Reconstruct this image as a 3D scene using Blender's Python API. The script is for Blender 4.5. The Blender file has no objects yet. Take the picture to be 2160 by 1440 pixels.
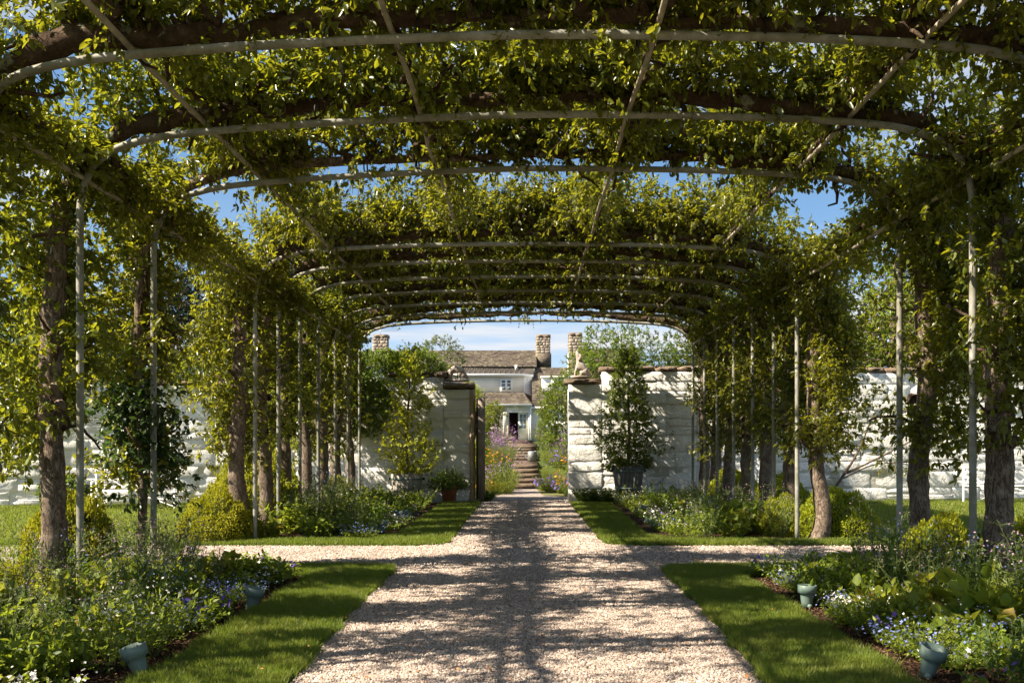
import bpy, math, random
import numpy as np
from mathutils import Vector, Matrix, noise as mnoise
R = math.radians
random.seed(7); rng = np.random.default_rng(7)
S = bpy.context.scene
C = S.collection

# ------------------------------------------------------------------ camera, sky, sun, exposure
cam_d = bpy.data.cameras.new('camera'); cam = bpy.data.objects.new('camera', cam_d); C.objects.link(cam)
cam.location = (0, 0, 1.5); cam.rotation_euler = (R(90), 0, 0)
cam_d.lens = 35; cam_d.sensor_width = 36
cam_d.shift_x = -30/2160; cam_d.shift_y = 215/2160
cam_d.clip_end = 3000; cam_d.clip_start = 0.05
S.camera = cam

SUN = Vector((1.0, 0.40, -1.0)).normalized()       # direction the light travels
SUN_STRENGTH, SKY_STRENGTH, EXPOSURE = 5.0, 0.068, 1.62
sun_d = bpy.data.lights.new('sun', 'SUN'); sun = bpy.data.objects.new('sun', sun_d); C.objects.link(sun)
sun_d.energy = SUN_STRENGTH; sun_d.angle = R(0.55); sun_d.color = (1.0, 0.875, 0.70)
sun.rotation_euler = SUN.to_track_quat('-Z', 'Y').to_euler()
world = bpy.data.worlds.new('World'); S.world = world; world.use_nodes = True
wt = world.node_tree; wn = wt.nodes; wl = wt.links; wn.clear()
wo = wn.new('ShaderNodeOutputWorld'); wb = wn.new('ShaderNodeBackground'); sky = wn.new('ShaderNodeTexSky')
sky.sky_type = 'NISHITA'; sky.sun_disc = False
sky.sun_elevation = math.asin(-SUN.z); sky.sun_rotation = math.atan2(-SUN.x, -SUN.y)
sky.air_density = 1.0; sky.dust_density = 0.15; sky.ozone_density = 3.0
# clouds: direction projected onto a flat cloud layer
tc = wn.new('ShaderNodeTexCoord'); sep = wn.new('ShaderNodeSeparateXYZ'); wl.new(tc.outputs['Generated'], sep.inputs[0])
def wmath(op, a, b):
    n = wn.new('ShaderNodeMath'); n.operation = op
    for i, v in enumerate((a, b)):
        if isinstance(v, (int, float)): n.inputs[i].default_value = v
        elif v is not None: wl.new(v, n.inputs[i])
    return n.outputs[0]
zz = wmath('ADD', wmath('MAXIMUM', sep.outputs[2], 0.0), 0.12)
cx = wmath('DIVIDE', sep.outputs[0], zz); cy = wmath('DIVIDE', sep.outputs[1], zz)
comb = wn.new('ShaderNodeCombineXYZ'); wl.new(cx, comb.inputs[0]); wl.new(cy, comb.inputs[1])
nz = wn.new('ShaderNodeTexNoise'); nz.inputs['Scale'].default_value = 0.9; nz.inputs['Detail'].default_value = 7; nz.inputs['Roughness'].default_value = 0.55
nz.inputs['Distortion'].default_value = 0.3
mp = wn.new('ShaderNodeMapping'); mp.inputs['Location'].default_value = (3.1, .70, 0); mp.inputs['Scale'].default_value = (0.6, 1.0, 1)
wl.new(comb.outputs[0], mp.inputs[0]); wl.new(mp.outputs[0], nz.inputs['Vector'])
sv = wn.new('ShaderNodeCombineXYZ'); wl.new(sep.outputs[0], sv.inputs[0]); wl.new(sep.outputs[1], sv.inputs[1]); wl.new(wmath('ADD', wmath('MAXIMUM', sep.outputs[2], 0.0), .11), sv.inputs[2])
wl.new(sv.outputs[0], sky.inputs['Vector'])
st = wn.new('ShaderNodeMapping'); st.inputs['Scale'].default_value = (1.5, 1.5, 13.0); st.inputs['Location'].default_value = (.3, 2.0, .4); wl.new(tc.outputs['Generated'], st.inputs[0])
nz2 = wn.new('ShaderNodeTexNoise'); nz2.inputs['Scale'].default_value = 1.3; nz2.inputs['Detail'].default_value = 6; nz2.inputs['Roughness'].default_value = .5; wl.new(st.outputs[0], nz2.inputs['Vector'])
ramp2 = wn.new('ShaderNodeValToRGB'); ramp2.color_ramp.elements[0].position = .50; ramp2.color_ramp.elements[1].position = .64; wl.new(nz2.outputs[0], ramp2.inputs[0])
low = wmath('MULTIPLY', ramp2.outputs[0], wmath('SUBTRACT', 1.0, wmath('MINIMUM', wmath('MULTIPLY', wmath('MAXIMUM', sep.outputs[2], 0.0), 4.0), 1.0)))
ramp = wn.new('ShaderNodeValToRGB'); ramp.color_ramp.elements[0].position = 0.49; ramp.color_ramp.elements[1].position = 0.64
wl.new(nz.outputs[0], ramp.inputs[0])
mixw = wn.new('ShaderNodeMix'); mixw.data_type = 'RGBA'
wl.new(wmath('MAXIMUM', wmath('MULTIPLY', low, .5), ramp.outputs[0]), mixw.inputs[0])
dk = wn.new('ShaderNodeMix'); dk.data_type = 'RGBA'; dk.blend_type = 'MULTIPLY'; dk.inputs[0].default_value = 1; wl.new(sky.outputs[0], dk.inputs[6]); dk.inputs[7].default_value = (.86, .95, .93, 1)
wl.new(dk.outputs[2], mixw.inputs[6]); mixw.inputs[7].default_value = (4.4, 4.4, 4.5, 1)
wl.new(mixw.outputs[2], wb.inputs[0]); wb.inputs[1].default_value = SKY_STRENGTH
wl.new(wb.outputs[0], wo.inputs[0])
S.view_settings.view_transform = 'Standard'; S.view_settings.look = 'None'; S.view_settings.gamma = 1
S.view_settings.use_curve_mapping = False; S.view_settings.exposure = EXPOSURE

# ------------------------------------------------------------------ material helpers
class M:
    def __init__(s, name):
        s.m = bpy.data.materials.new(name); s.m.use_nodes = True; s.t = s.m.node_tree; s.n = s.t.nodes; s.n.clear()
        s.out = s.n.new('ShaderNodeOutputMaterial'); s.tc = s.n.new('ShaderNodeTexCoord')
    def l(s, a, b): s.t.links.new(a, b)
    def setv(s, sock, v):
        if v is None: return
        if hasattr(v, 'is_linked') or isinstance(v, bpy.types.NodeSocket): s.l(v, sock)
        elif isinstance(v, tuple) and len(v) == 3 and sock.type == 'RGBA': sock.default_value = (*v, 1)
        else: sock.default_value = v
    def noise(s, scale, detail=4, rough=.55, coord='Object', stretch=None, dist=0):
        n = s.n.new('ShaderNodeTexNoise'); n.inputs['Scale'].default_value = scale; n.inputs['Detail'].default_value = detail
        n.inputs['Roughness'].default_value = rough; n.inputs['Distortion'].default_value = dist
        v = s.coord(coord)
        if stretch:
            mp = s.n.new('ShaderNodeMapping'); mp.inputs['Scale'].default_value = stretch; s.l(v, mp.inputs[0]); v = mp.outputs[0]
        s.l(v, n.inputs['Vector']); return n.outputs[0]
    def coord(s, coord):
        if coord == 'World':
            g = s.n.new('ShaderNodeNewGeometry'); return g.outputs['Position']
        return s.tc.outputs[coord]
    def vor(s, scale, feature='F1', coord='Object', out='Distance', stretch=None):
        n = s.n.new('ShaderNodeTexVoronoi'); n.feature = feature; n.inputs['Scale'].default_value = scale
        v = s.coord(coord)
        if stretch:
            mp = s.n.new('ShaderNodeMapping'); mp.inputs['Scale'].default_value = stretch; s.l(v, mp.inputs[0]); v = mp.outputs[0]
        s.l(v, n.inputs['Vector']); return n.outputs[out]
    def ramp(s, fac, stops):
        r = s.n.new('ShaderNodeValToRGB'); e = r.color_ramp.elements
        while len(e) < len(stops): e.new(.5)
        for i, (p, c) in enumerate(stops):
            e[i].position = p; e[i].color = (*c, 1) if isinstance(c, tuple) else (c, c, c, 1)
        s.l(fac, r.inputs[0]); return r.outputs[0]
    def mix(s, fac, a, b, mode='MIX'):
        n = s.n.new('ShaderNodeMix'); n.data_type = 'RGBA'; n.blend_type = mode
        s.setv(n.inputs[0], fac); s.setv(n.inputs[6], a); s.setv(n.inputs[7], b); return n.outputs[2]
    def math(s, op, a, b=0.0):
        n = s.n.new('ShaderNodeMath'); n.operation = op; s.setv(n.inputs[0], a); s.setv(n.inputs[1], b); return n.outputs[0]
    def attr(s, name='r'):
        n = s.n.new('ShaderNodeAttribute'); n.attribute_name = name; return n.outputs['Fac']
    def rnd(s): return s.n.new('ShaderNodeObjectInfo').outputs['Random']
    def bump(s, h, strength=.5, dist=.02, normal=None):
        b = s.n.new('ShaderNodeBump'); b.inputs['Strength'].default_value = strength; b.inputs['Distance'].default_value = dist
        s.l(h, b.inputs['Height'])
        if normal is not None: s.l(normal, b.inputs['Normal'])
        return b.outputs[0]
    def bsdf(s, col, rough=.8, spec=.3, normal=None, metal=0):
        p = s.n.new('ShaderNodeBsdfPrincipled'); s.setv(p.inputs['Base Color'], col); s.setv(p.inputs['Roughness'], rough)
        p.inputs['Specular IOR Level'].default_value = spec; p.inputs['Metallic'].default_value = metal
        if normal is not None: s.l(normal, p.inputs['Normal'])
        return p.outputs[0]
    def done(s, sh): s.l(sh, s.out.inputs['Surface']); return s.m

def simple(name, col, rough=.7, var=.25, scale=12, bump=.2, bdist=.01, spec=.3, metal=0, stretch=None):
    m = M(name); n = m.noise(scale, 6, .6, stretch=stretch)
    c = m.ramp(n, [(.3, tuple(x*(1-var) for x in col)), (.7, tuple(min(1, x*(1+var)) for x in col))])
    return m.done(m.bsdf(c, rough, spec, m.bump(n, bump, bdist) if bump else None, metal))

def leafmat(name, a, b, trans, tf=.42, rough=.42, spec=.45, dead=None):
    """leaf: colour between a and b per leaf, light coming through tinted by trans"""
    m = M(name); r = m.attr('r'); o = m.rnd()
    stops = [(0, a), (.85, b)]
    if dead: stops += [(.975, b), (.985, dead)]
    c = m.ramp(r, stops)
    hsv = m.n.new('ShaderNodeHueSaturation'); m.l(c, hsv.inputs['Color'])
    m.l(m.math('ADD', m.math('MULTIPLY', o, .035), .4825), hsv.inputs['Hue'])
    m.l(m.math('ADD', m.math('MULTIPLY', o, .35), .82), hsv.inputs['Value'])
    c2 = hsv.outputs[0]
    p = m.bsdf(c2, rough, spec)
    t = m.n.new('ShaderNodeBsdfTranslucent'); m.setv(t.inputs[0], m.mix(.35, tuple(trans), c2, 'MIX'))
    mx = m.n.new('ShaderNodeMixShader'); mx.inputs[0].default_value = tf; m.l(p, mx.inputs[1]); m.l(t.outputs[0], mx.inputs[2])
    return m.done(mx.outputs[0])

def petal(name, col, tf=.3):
    m = M(name); r = m.attr('r'); c = m.ramp(r, [(0, tuple(x*.75 for x in col)), (1, tuple(min(1, x*1.15) for x in col))])
    p = m.bsdf(c, .6, .2); t = m.n.new('ShaderNodeBsdfTranslucent'); m.l(c, t.inputs[0])
    mx = m.n.new('ShaderNodeMixShader'); mx.inputs[0].default_value = tf; m.l(p, mx.inputs[1]); m.l(t.outputs[0], mx.inputs[2])
    return m.done(mx.outputs[0])

MAT = {}
MAT['crab_leaf'] = leafmat('crab_leaf', (.034, .058, .009), (.125, .152, .017), (.49, .48, .016), .48, .33, .6, (.22, .13, .02))
MAT['dark_leaf'] = leafmat('dark_leaf', (.020, .042, .016), (.055, .085, .024), (.12, .22, .03), .34, .34, .5)
MAT['bright_leaf'] = leafmat('bright_leaf', (.075, .120, .012), (.15, .19, .020), (.42, .45, .02), .5, .45, .35)
MAT['golden_leaf'] = leafmat('golden_leaf', (.17, .24, .015), (.33, .38, .025), (.62, .66, .03), .5, .5, .35, (.25, .07, .02))
MAT['box_leaf'] = leafmat('box_leaf', (.11, .15, .012), (.32, .33, .02), (.55, .55, .02), .38, .5, .3)
MAT['ivy_leaf'] = leafmat('ivy_leaf', (.06, .105, .012), (.12, .17, .018), (.32, .40, .02), .4, .4, .4)
MAT['bed_leaf'] = leafmat('bed_leaf', (.065, .11, .014), (.20, .25, .03), (.48, .58, .03), .42, .5, .35)
MAT['bed_dark'] = leafmat('bed_dark', (.035, .065, .014), (.10, .14, .025), (.24, .36, .03), .38, .5, .35)
MAT['lime_leaf'] = leafmat('lime_leaf', (.11, .16, .015), (.22, .25, .03), (.5, .52, .04), .5, .5, .3, (.3, .2, .03))
MAT['grey_leaf'] = leafmat('grey_leaf', (.08, .11, .045), (.17, .19, .08), (.3, .36, .1), .35, .6, .25)
MAT['conifer'] = leafmat('conifer', (.012, .03, .012), (.03, .055, .018), (.04, .09, .02), .2, .5, .3)
MAT['tree_leaf'] = leafmat('tree_leaf', (.04, .075, .012), (.08, .12, .018), (.2, .28, .02), .4, .45, .35)
def grassmat():
    m = M('grass_blade'); r = m.attr('r'); pn = m.noise(1.7, 5, .65, 'World'); pc = m.noise(7, 3, .6, 'World')
    c = m.ramp(r, [(0, (.060, .098, .014)), (.8, (.185, .235, .03)), (.96, (.21, .25, .035)), (.985, (.26, .22, .09))])
    c = m.mix(m.ramp(pn, [(.42, 0.), (.66, .7)]), c, (.16, .165, .04)); c = m.mix(m.ramp(pc, [(.56, 0.), (.64, .6)]), c, (.05, .105, .02))
    p = m.bsdf(c, .5, .3); t = m.n.new('ShaderNodeBsdfTranslucent'); m.setv(t.inputs[0], m.mix(.5, (.38, .50, .04), c))
    mx = m.n.new('ShaderNodeMixShader'); mx.inputs[0].default_value = .42; m.l(p, mx.inputs[1]); m.l(t.outputs[0], mx.inputs[2]); return m.done(mx.outputs[0])
MAT['grass'] = grassmat()
MAT['petal_blue'] = petal('petal_blue', (.21, .27, .60)); MAT['petal_white'] = petal('petal_white', (.78, .74, .72))
MAT['petal_purple'] = petal('petal_purple', (.22, .12, .55)); MAT['petal_pink'] = petal('petal_pink', (.50, .30, .42))
MAT['petal_orange'] = petal('petal_orange', (.8, .32, .02)); MAT['petal_magenta'] = petal('petal_magenta', (.33, .16, .38))
MAT['petal_yellow'] = petal('petal_yellow', (.75, .55, .04))
MAT['twig'] = simple('twig_wood', (.085, .06, .042), .9, .4, 20, .4)
MAT['stem'] = simple('green_stem', (.09, .12, .035), .7, .3, 20, 0)

def bark():
    m = M('bark'); n = m.noise(9, 8, .65); n2 = m.noise(60, 5, .7, stretch=(1, 1, .35)); w = m.noise(17, 6, .6, stretch=(1, 1, .30), dist=1.2)
    ridge = m.math('ABSOLUTE', m.math('SUBTRACT', w, .5)); crack = m.ramp(ridge, [(0, 0.), (.045, 1.)])
    base = m.ramp(n, [(.25, (.105, .076, .056)), (.5, (.185, .142, .108)), (.75, (.30, .245, .195))])
    col = m.mix(m.math('MULTIPLY', m.math('SUBTRACT', 1.0, crack), .75), base, (.06, .038, .026))
    lich = m.ramp(m.noise(5.5, 5, .6), [(.63, 0.), (.70, 1.)])
    col = m.mix(m.math('MULTIPLY', lich, .5), col, (.32, .32, .23))
    h = m.math('ADD', m.math('MULTIPLY', crack, .5), m.math('ADD', m.math('MULTIPLY', n2, .4), n))
    return m.done(m.bsdf(col, .92, .12, m.bump(h, .8, .025)))
MAT['bark'] = bark()
def limbbark():
    m = M('limb_bark_moss_shade'); n = m.noise(9, 8, .65); n2 = m.noise(38, 5, .65)  # darker than the trunk bark: moss and canopy shade in one colour
    base = m.ramp(n, [(.3, (.035, .024, .018)), (.55, (.085, .058, .04)), (.75, (.16, .12, .085))])
    lich = m.ramp(m.noise(4.2, 6, .7), [(.60, 0.), (.64, 1.)])
    col = m.mix(m.math('MULTIPLY', lich, .8), base, (.28, .30, .22))
    return m.done(m.bsdf(col, .95, .1, m.bump(m.math('ADD', n, n2), .9, .03)))
MAT['limb'] = limbbark()
def pipe():
    m = M('weathered_pipe'); n = m.noise(14, 6, .65, 'World'); n2 = m.noise(2.5, 4, .6, 'World')
    col = m.ramp(n, [(.3, (.21, .205, .18)), (.6, (.31, .305, .275)), (.8, (.40, .395, .365))])
    col = m.mix(m.ramp(n2, [(.42, 0.), (.58, .8)]), col, (.15, .145, .095))
    col = m.mix(m.ramp(m.noise(40, 4, .7, 'World'), [(.60, 0.), (.68, .8)]), col, (.10, .09, .06))
    return m.done(m.bsdf(col, .55, .35, m.bump(n, .25, .004)))
MAT['pipe'] = pipe()
MAT['purlin'] = simple('purlin_pipe', (.34, .30, .24), .6, .3, 9, .2, .004)
MAT['black'] = simple('black_strap', (.012, .012, .012), .6, .1, 9, 0)
def lawn(name, a, b, c):
    m = M(name); n = m.noise(3, 6, .65, 'World'); n2 = m.noise(60, 3, .7, 'World', stretch=(1, .6, 1)); n3 = m.noise(.5, 3, .5, 'World')
    col = m.mix(n2, m.ramp(n, [(.35, a), (.65, b)]), c, 'MIX')
    return m.done(m.bsdf(col, .95, .1, m.bump(n2, .8, .03)))
MAT['lawn'] = lawn('lawn', (.075, .085, .022), (.14, .145, .045), (.20, .18, .08))
MAT['turf'] = lawn('turf', (.035, .055, .010), (.07, .10, .018), (.08, .10, .025))
def gravel():
    m = M('gravel'); c = m.vor(75, 'F1', 'World', 'Color'); d = m.vor(75, 'F1', 'World'); n = m.noise(1.6, 5, .6, 'World')
    sp = m.n.new('ShaderNodeSeparateColor'); m.l(c, sp.inputs[0])
    col = m.ramp(sp.outputs[0], [(0, (.16, .125, .108)), (.4, (.28, .23, .20)), (.8, (.40, .34, .30)), (1, (.56, .50, .45))])
    col = m.mix(m.ramp(n, [(.4, 0.), (.7, .35)]), col, (.30, .24, .19))
    h = m.math('SUBTRACT', 1.0, d)
    return m.done(m.bsdf(col, .85, .2, m.bump(h, 1.0, .012)))
MAT['gravel'] = gravel()
def gstone():
    m = M('gravel_stone'); c0 = m.ramp(m.attr('r'), [(0, (.12, .09, .078)), (.25, (.28, .225, .185)), (.6, (.425, .345, .29)), (.93, (.60, .53, .47)), (1, (.40, .20, .12))])
    c = m.mix(m.ramp(m.noise(1.3, 5, .6, 'World', stretch=(1.6, .5, 1)), [(.40, 0.), (.68, .55)]), c0, (.22, .175, .145))
    return m.done(m.bsdf(c, .8, .25))
MAT['gstone'] = gstone()
def mulch():
    m = M('mulch'); n = m.noise(28, 7, .75, 'World'); v = m.vor(40, 'F1', 'World', stretch=(1, .5, 1))
    col = m.ramp(n, [(.3, (.018, .011, .008)), (.55, (.06, .034, .022)), (.75, (.13, .075, .048))])
    return m.done(m.bsdf(col, .95, .1, m.bump(m.math('ADD', n, v), 1, .04)))
MAT['mulch'] = mulch()
def chip():
    m = M('bark_chip'); c = m.ramp(m.attr('r'), [(0, (.025, .014, .01)), (.6, (.085, .045, .028)), (1, (.17, .10, .06))]); return m.done(m.bsdf(c, .9, .1))
MAT['chip'] = chip()
def whitestone(name='white_stone', col=(.86, .85, .81), dirt=(.62, .59, .51)):
    m = M(name); n = m.noise(4.5, 8, .68, 'World'); n2 = m.noise(22, 6, .7, 'World'); nd = m.noise(1.1, 5, .65, 'World')
    c = m.mix(m.ramp(nd, [(.5, 0.), (.8, .45)]), tuple(col), tuple(dirt))
    chipm = m.ramp(m.noise(7, 8, .75, 'World'), [(.70, 0.), (.74, .7)])
    c = m.mix(chipm, c, (.40, .34, .26))
    c = m.mix(m.math('MULTIPLY', n2, .12), c, (.5, .48, .43))
    return m.done(m.bsdf(c, .85, .2, m.bump(m.math('ADD', m.math('MULTIPLY', n, 1.3), m.math('MULTIPLY', n2, .45)), .9, .075)))
MAT['white_stone'] = whitestone()
MAT['mortar'] = whitestone('painted_mortar', (.82, .81, .77), (.55, .52, .45))
MAT['cap'] = None
def capstone():
    m = M('cap_stone'); n = m.noise(6, 8, .7, 'World'); n2 = m.noise(30, 5, .7, 'World')
    c = m.ramp(n, [(.3, (.10, .07, .05)), (.5, (.21, .155, .11)), (.7, (.33, .26, .19))])
    c = m.mix(m.ramp(m.noise(9, 5, .6, 'World'), [(.58, 0.), (.66, .5)]), c, (.36, .36, .25))
    return m.done(m.bsdf(c, .95, .1, m.bump(m.math('ADD', n, n2), .9, .06)))
MAT['cap'] = capstone()
def fieldstone():
    m = M('field_stone'); n = m.noise(3, 6, .7, 'World'); o = m.rnd()
    c = m.ramp(o, [(0, (.17, .14, .11)), (.5, (.30, .25, .20)), (1, (.44, .38, .31))])
    c = m.mix(m.ramp(n, [(.4, 0.), (.7, .5)]), c, (.13, .10, .08))
    return m.done(m.bsdf(c, .95, .1, m.bump(n, .7, .1)))
MAT['field_stone'] = fieldstone()
def oldwood(name, a, b):
    m = M(name); n = m.noise(14, 7, .65, stretch=(3.5, 3.5, .25)); n2 = m.noise(3, 4)
    c = m.ramp(n, [(.3, a), (.7, b)])
    return m.done(m.bsdf(c, .85, .15, m.bump(n, .6, .01)))
MAT['gate_wood'] = oldwood('weathered_gate_wood', (.14, .105, .085), (.36, .30, .25))
MAT['post_wood'] = oldwood('old_post_wood', (.26, .18, .11), (.52, .40, .29))
MAT['barrel'] = oldwood('grey_stave_wood', (.20, .18, .145), (.40, .37, .31))
MAT['dark_barrel'] = oldwood('dark_stave_wood', (.075, .08, .075), (.17, .175, .16))
MAT['step_wood'] = oldwood('step_timber', (.08, .056, .04), (.20, .15, .105))
MAT['fixture'] = simple('verdigris_paint', (.115, .165, .14), .5, .15, 18, .15, .003, .4)
MAT['glass'] = simple('lamp_glass', (.05, .06, .055), .15, .1, 4, 0, spec=.6)
MAT['terracotta'] = simple('terracotta', (.42, .15, .07), .8, .25, 10, .2)
MAT['statue'] = simple('statue_stone', (.33, .28, .24), .9, .4, 9, .6, .02)
MAT['plaster'] = simple('cream_plaster', (.84, .82, .74), .85, .05, 1.5, .15, .01)
MAT['white_paint'] = simple('white_paint', (.88, .87, .84), .5, .04, 3, 0)
MAT['metal_roof'] = simple('dark_metal_roof', (.075, .065, .055), .8, .2, 1.5, .05, spec=.15)
MAT['pane'] = simple('window_pane', (.07, .11, .13), .08, .1, 1, 0, spec=.8)
MAT['dark'] = simple('shade_toned_interior', (.035, .02, .014), .9, .1, 1, 0)
MAT['can'] = simple('galvanised_can', (.30, .31, .30), .45, .2, 8, .1, metal=.5)
MAT['canvas'] = simple('canvas', (.6, .54, .42), .85, .1, 5, .1)
def shingle(moss):
    m = M('roof_shingle'); n = m.noise(9, 5, .7, 'World', stretch=(1, 1, .6)); n2 = m.noise(.9, 6, .7, 'World'); r = m.attr('r')
    c = m.ramp(m.math('ADD', m.math('MULTIPLY', n, .6), m.math('MULTIPLY', r, .4)), [(.3, (.052, .041, .034)), (.55, (.095, .076, .062)), (.75, (.155, .13, .108))])
    sp = m.math('MULTIPLY', m.ramp(m.noise(5, 7, .8, 'World'), [(.50, 0.), (.58, 1.)]), m.ramp(n2, [(.40, 0.), (.60, moss)]))
    c = m.mix(sp, c, (.30, .27, .17))
    return m.done(m.bsdf(c, .95, .1, m.bump(n, .7, .03)))
MAT['shingle'] = shingle(.8)

# ------------------------------------------------------------------ mesh helpers
class MB:
    def __init__(s): s.v = []; s.f = []; s.t = []; s.r = []; s.n = 0
    def add(s, v, f, r=None):
        v = np.asarray(v, np.float32).reshape(-1, 3)
        if isinstance(f, np.ndarray):
            s.f.append((f + s.n).ravel().astype(np.int32)); s.t.append(np.full(len(f), f.shape[1], np.int32))
        else:
            for p in f: s.f.append(np.array(p, np.int32) + s.n); s.t.append(np.array([len(p)], np.int32))
        if r is None: r = np.full(len(v), random.random(), np.float32)
        s.v.append(v); s.r.append(np.asarray(r, np.float32)); s.n += len(v); return s
    def mesh(s, name, mat, smooth=False):
        v = np.concatenate(s.v); f = np.concatenate(s.f); t = np.concatenate(s.t)
        me = bpy.data.meshes.new(name); me.vertices.add(len(v)); me.vertices.foreach_set('co', v.ravel())
        me.loops.add(len(f)); me.loops.foreach_set('vertex_index', f)
        me.polygons.add(len(t)); st = np.zeros(len(t), np.int32); st[1:] = np.cumsum(t)[:-1]
        me.polygons.foreach_set('loop_start', st)
        a = me.attributes.new('r', 'FLOAT', 'POINT'); a.data.foreach_set('value', np.concatenate(s.r))
        me.update(calc_edges=True)
        if smooth: me.polygons.foreach_set('use_smooth', np.ones(len(t), bool))
        if mat: me.materials.append(mat)
        return me
    def build(s, name, mat, parent=None, smooth=False, loc=(0, 0, 0)): return put(name, s.mesh(name, mat, smooth), parent, loc)
def put(name, me, parent=None, loc=(0, 0, 0), rot=(0, 0, 0), scale=(1, 1, 1)):
    o = bpy.data.objects.new(name, me); C.objects.link(o); o.location = loc; o.rotation_euler = rot; o.scale = scale
    if parent: o.parent = parent
    return o
def tag(o, label=None, cat=None, group=None, kind=None):
    if label: o['label'] = label
    if cat: o['category'] = cat
    if group: o['group'] = group
    if kind: o['kind'] = kind
    return o
def thing(name, label, cat, loc=(0, 0, 0), rz=0, group=None):
    o = bpy.data.objects.new(name, None); C.objects.link(o); o.location = loc; o.rotation_euler = (0, 0, rz); o.empty_display_size = .1
    return tag(o, label, cat, group)
kids = {}
def copy_tree(o, parent=None):
    c = o.copy(); C.objects.link(c); c.parent = parent
    for ch in o.children: copy_tree(ch, c)
    return c
def unit(a): return a / (np.linalg.norm(a, axis=-1, keepdims=True) + 1e-9)
def box(mb, x0, y0, z0, x1, y1, z1, r=None):
    v = [(x0, y0, z0), (x1, y0, z0), (x1, y1, z0), (x0, y1, z0), (x0, y0, z1), (x1, y0, z1), (x1, y1, z1), (x0, y1, z1)]
    return mb.add(v, np.array([(0, 3, 2, 1), (4, 5, 6, 7), (0, 1, 5, 4), (1, 2, 6, 5), (2, 3, 7, 6), (3, 0, 4, 7)]))
def smoothpath(pts, rad, n):
    """catmull-rom resample"""
    p = np.array(pts, float); r = np.array(rad, float); m = len(p)
    P = np.vstack([2*p[0]-p[1], p, 2*p[-1]-p[-2]]); out = []; ro = []
    seg = np.linalg.norm(np.diff(p, axis=0), axis=1); tot = seg.sum()
    for i in range(m-1):
        k = max(1, int(round(n*seg[i]/tot)))
        for j in range(k):
            t = j/k; a, b, c, d = P[i], P[i+1], P[i+2], P[i+3]
            out.append(.5*((2*b)+(-a+c)*t+(2*a-5*b+4*c-d)*t*t+(-a+3*b-3*c+d)*t**3)); ro.append(r[i]*(1-t)+r[i+1]*t)
    out.append(p[-1]); ro.append(r[-1]); return np.array(out), np.array(ro)
def tube(mb, pts, rad, seg=8, bumpy=0.0, seed=0, cap=True, freq=3.0):
    p = np.asarray(pts, float); n = len(p); rad = np.broadcast_to(rad, (n,))
    t = unit(np.gradient(p, axis=0)); up = np.array([0, 1, 0.]) if abs(t[0][1]) < .8 else np.array([1, 0, 0.])
    V = []; x = unit(np.cross(t[0], up))
    for i in range(n):
        x = unit(x - t[i]*np.dot(x, t[i])); y = np.cross(t[i], x)
        for k in range(seg):
            a = 2*math.pi*k/seg; d = x*math.cos(a)+y*math.sin(a); rr = rad[i]
            if bumpy:
                q = Vector(p[i]+d*rad[i])*freq + Vector((seed*7.3, 0, 0))
                rr = rad[i]*(1+bumpy*(mnoise.noise(q)+.5*mnoise.noise(q*2.7)))
            V.append(p[i]+d*rr)
    F = [(i*seg+k, i*seg+(k+1) % seg, (i+1)*seg+(k+1) % seg, (i+1)*seg+k) for i in range(n-1) for k in range(seg)]
    mb.add(V, np.array(F))
    if cap: mb.f.append(np.arange(mb.n-seg, mb.n, dtype=np.int32)); mb.t.append(np.array([seg], np.int32))
    return mb
def lathe(mb, prof, seg=16, sq=0):
    V = []; n = len(prof)
    for r, z in prof:
        for k in range(seg):
            a = 2*math.pi*(k+.5)/seg; V.append((r*math.cos(a), r*math.sin(a), z))
    F = [(i*seg+k, i*seg+(k+1) % seg, (i+1)*seg+(k+1) % seg, (i+1)*seg+k) for i in range(n-1) for k in range(seg)]
    return mb.add(V, np.array(F))
def bars(mb, A, B, ra, rb):
    """many straight 3-sided twigs from A to B"""
    n = len(A); D = unit(B-A); h = np.where(np.abs(D[:, 2:3]) < .9, np.array([[0, 0, 1.]]), np.array([[1., 0, 0]]))
    X = unit(np.cross(D, h)); Y = np.cross(D, X); V = np.zeros((n, 6, 3))
    for k in range(3):
        a = 2*math.pi*k/3; o = X*math.cos(a)+Y*math.sin(a)
        V[:, k] = A+o*np.reshape(ra, (-1, 1)); V[:, 3+k] = B+o*np.reshape(rb, (-1, 1))
    q = np.array([(0, 1, 4, 3), (1, 2, 5, 4), (2, 0, 3, 5)]); F = (q[None]+6*np.arange(n)[:, None, None]).reshape(-1, 4)
    return mb.add(V, F, np.repeat(rng.random(n), 6))
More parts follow.
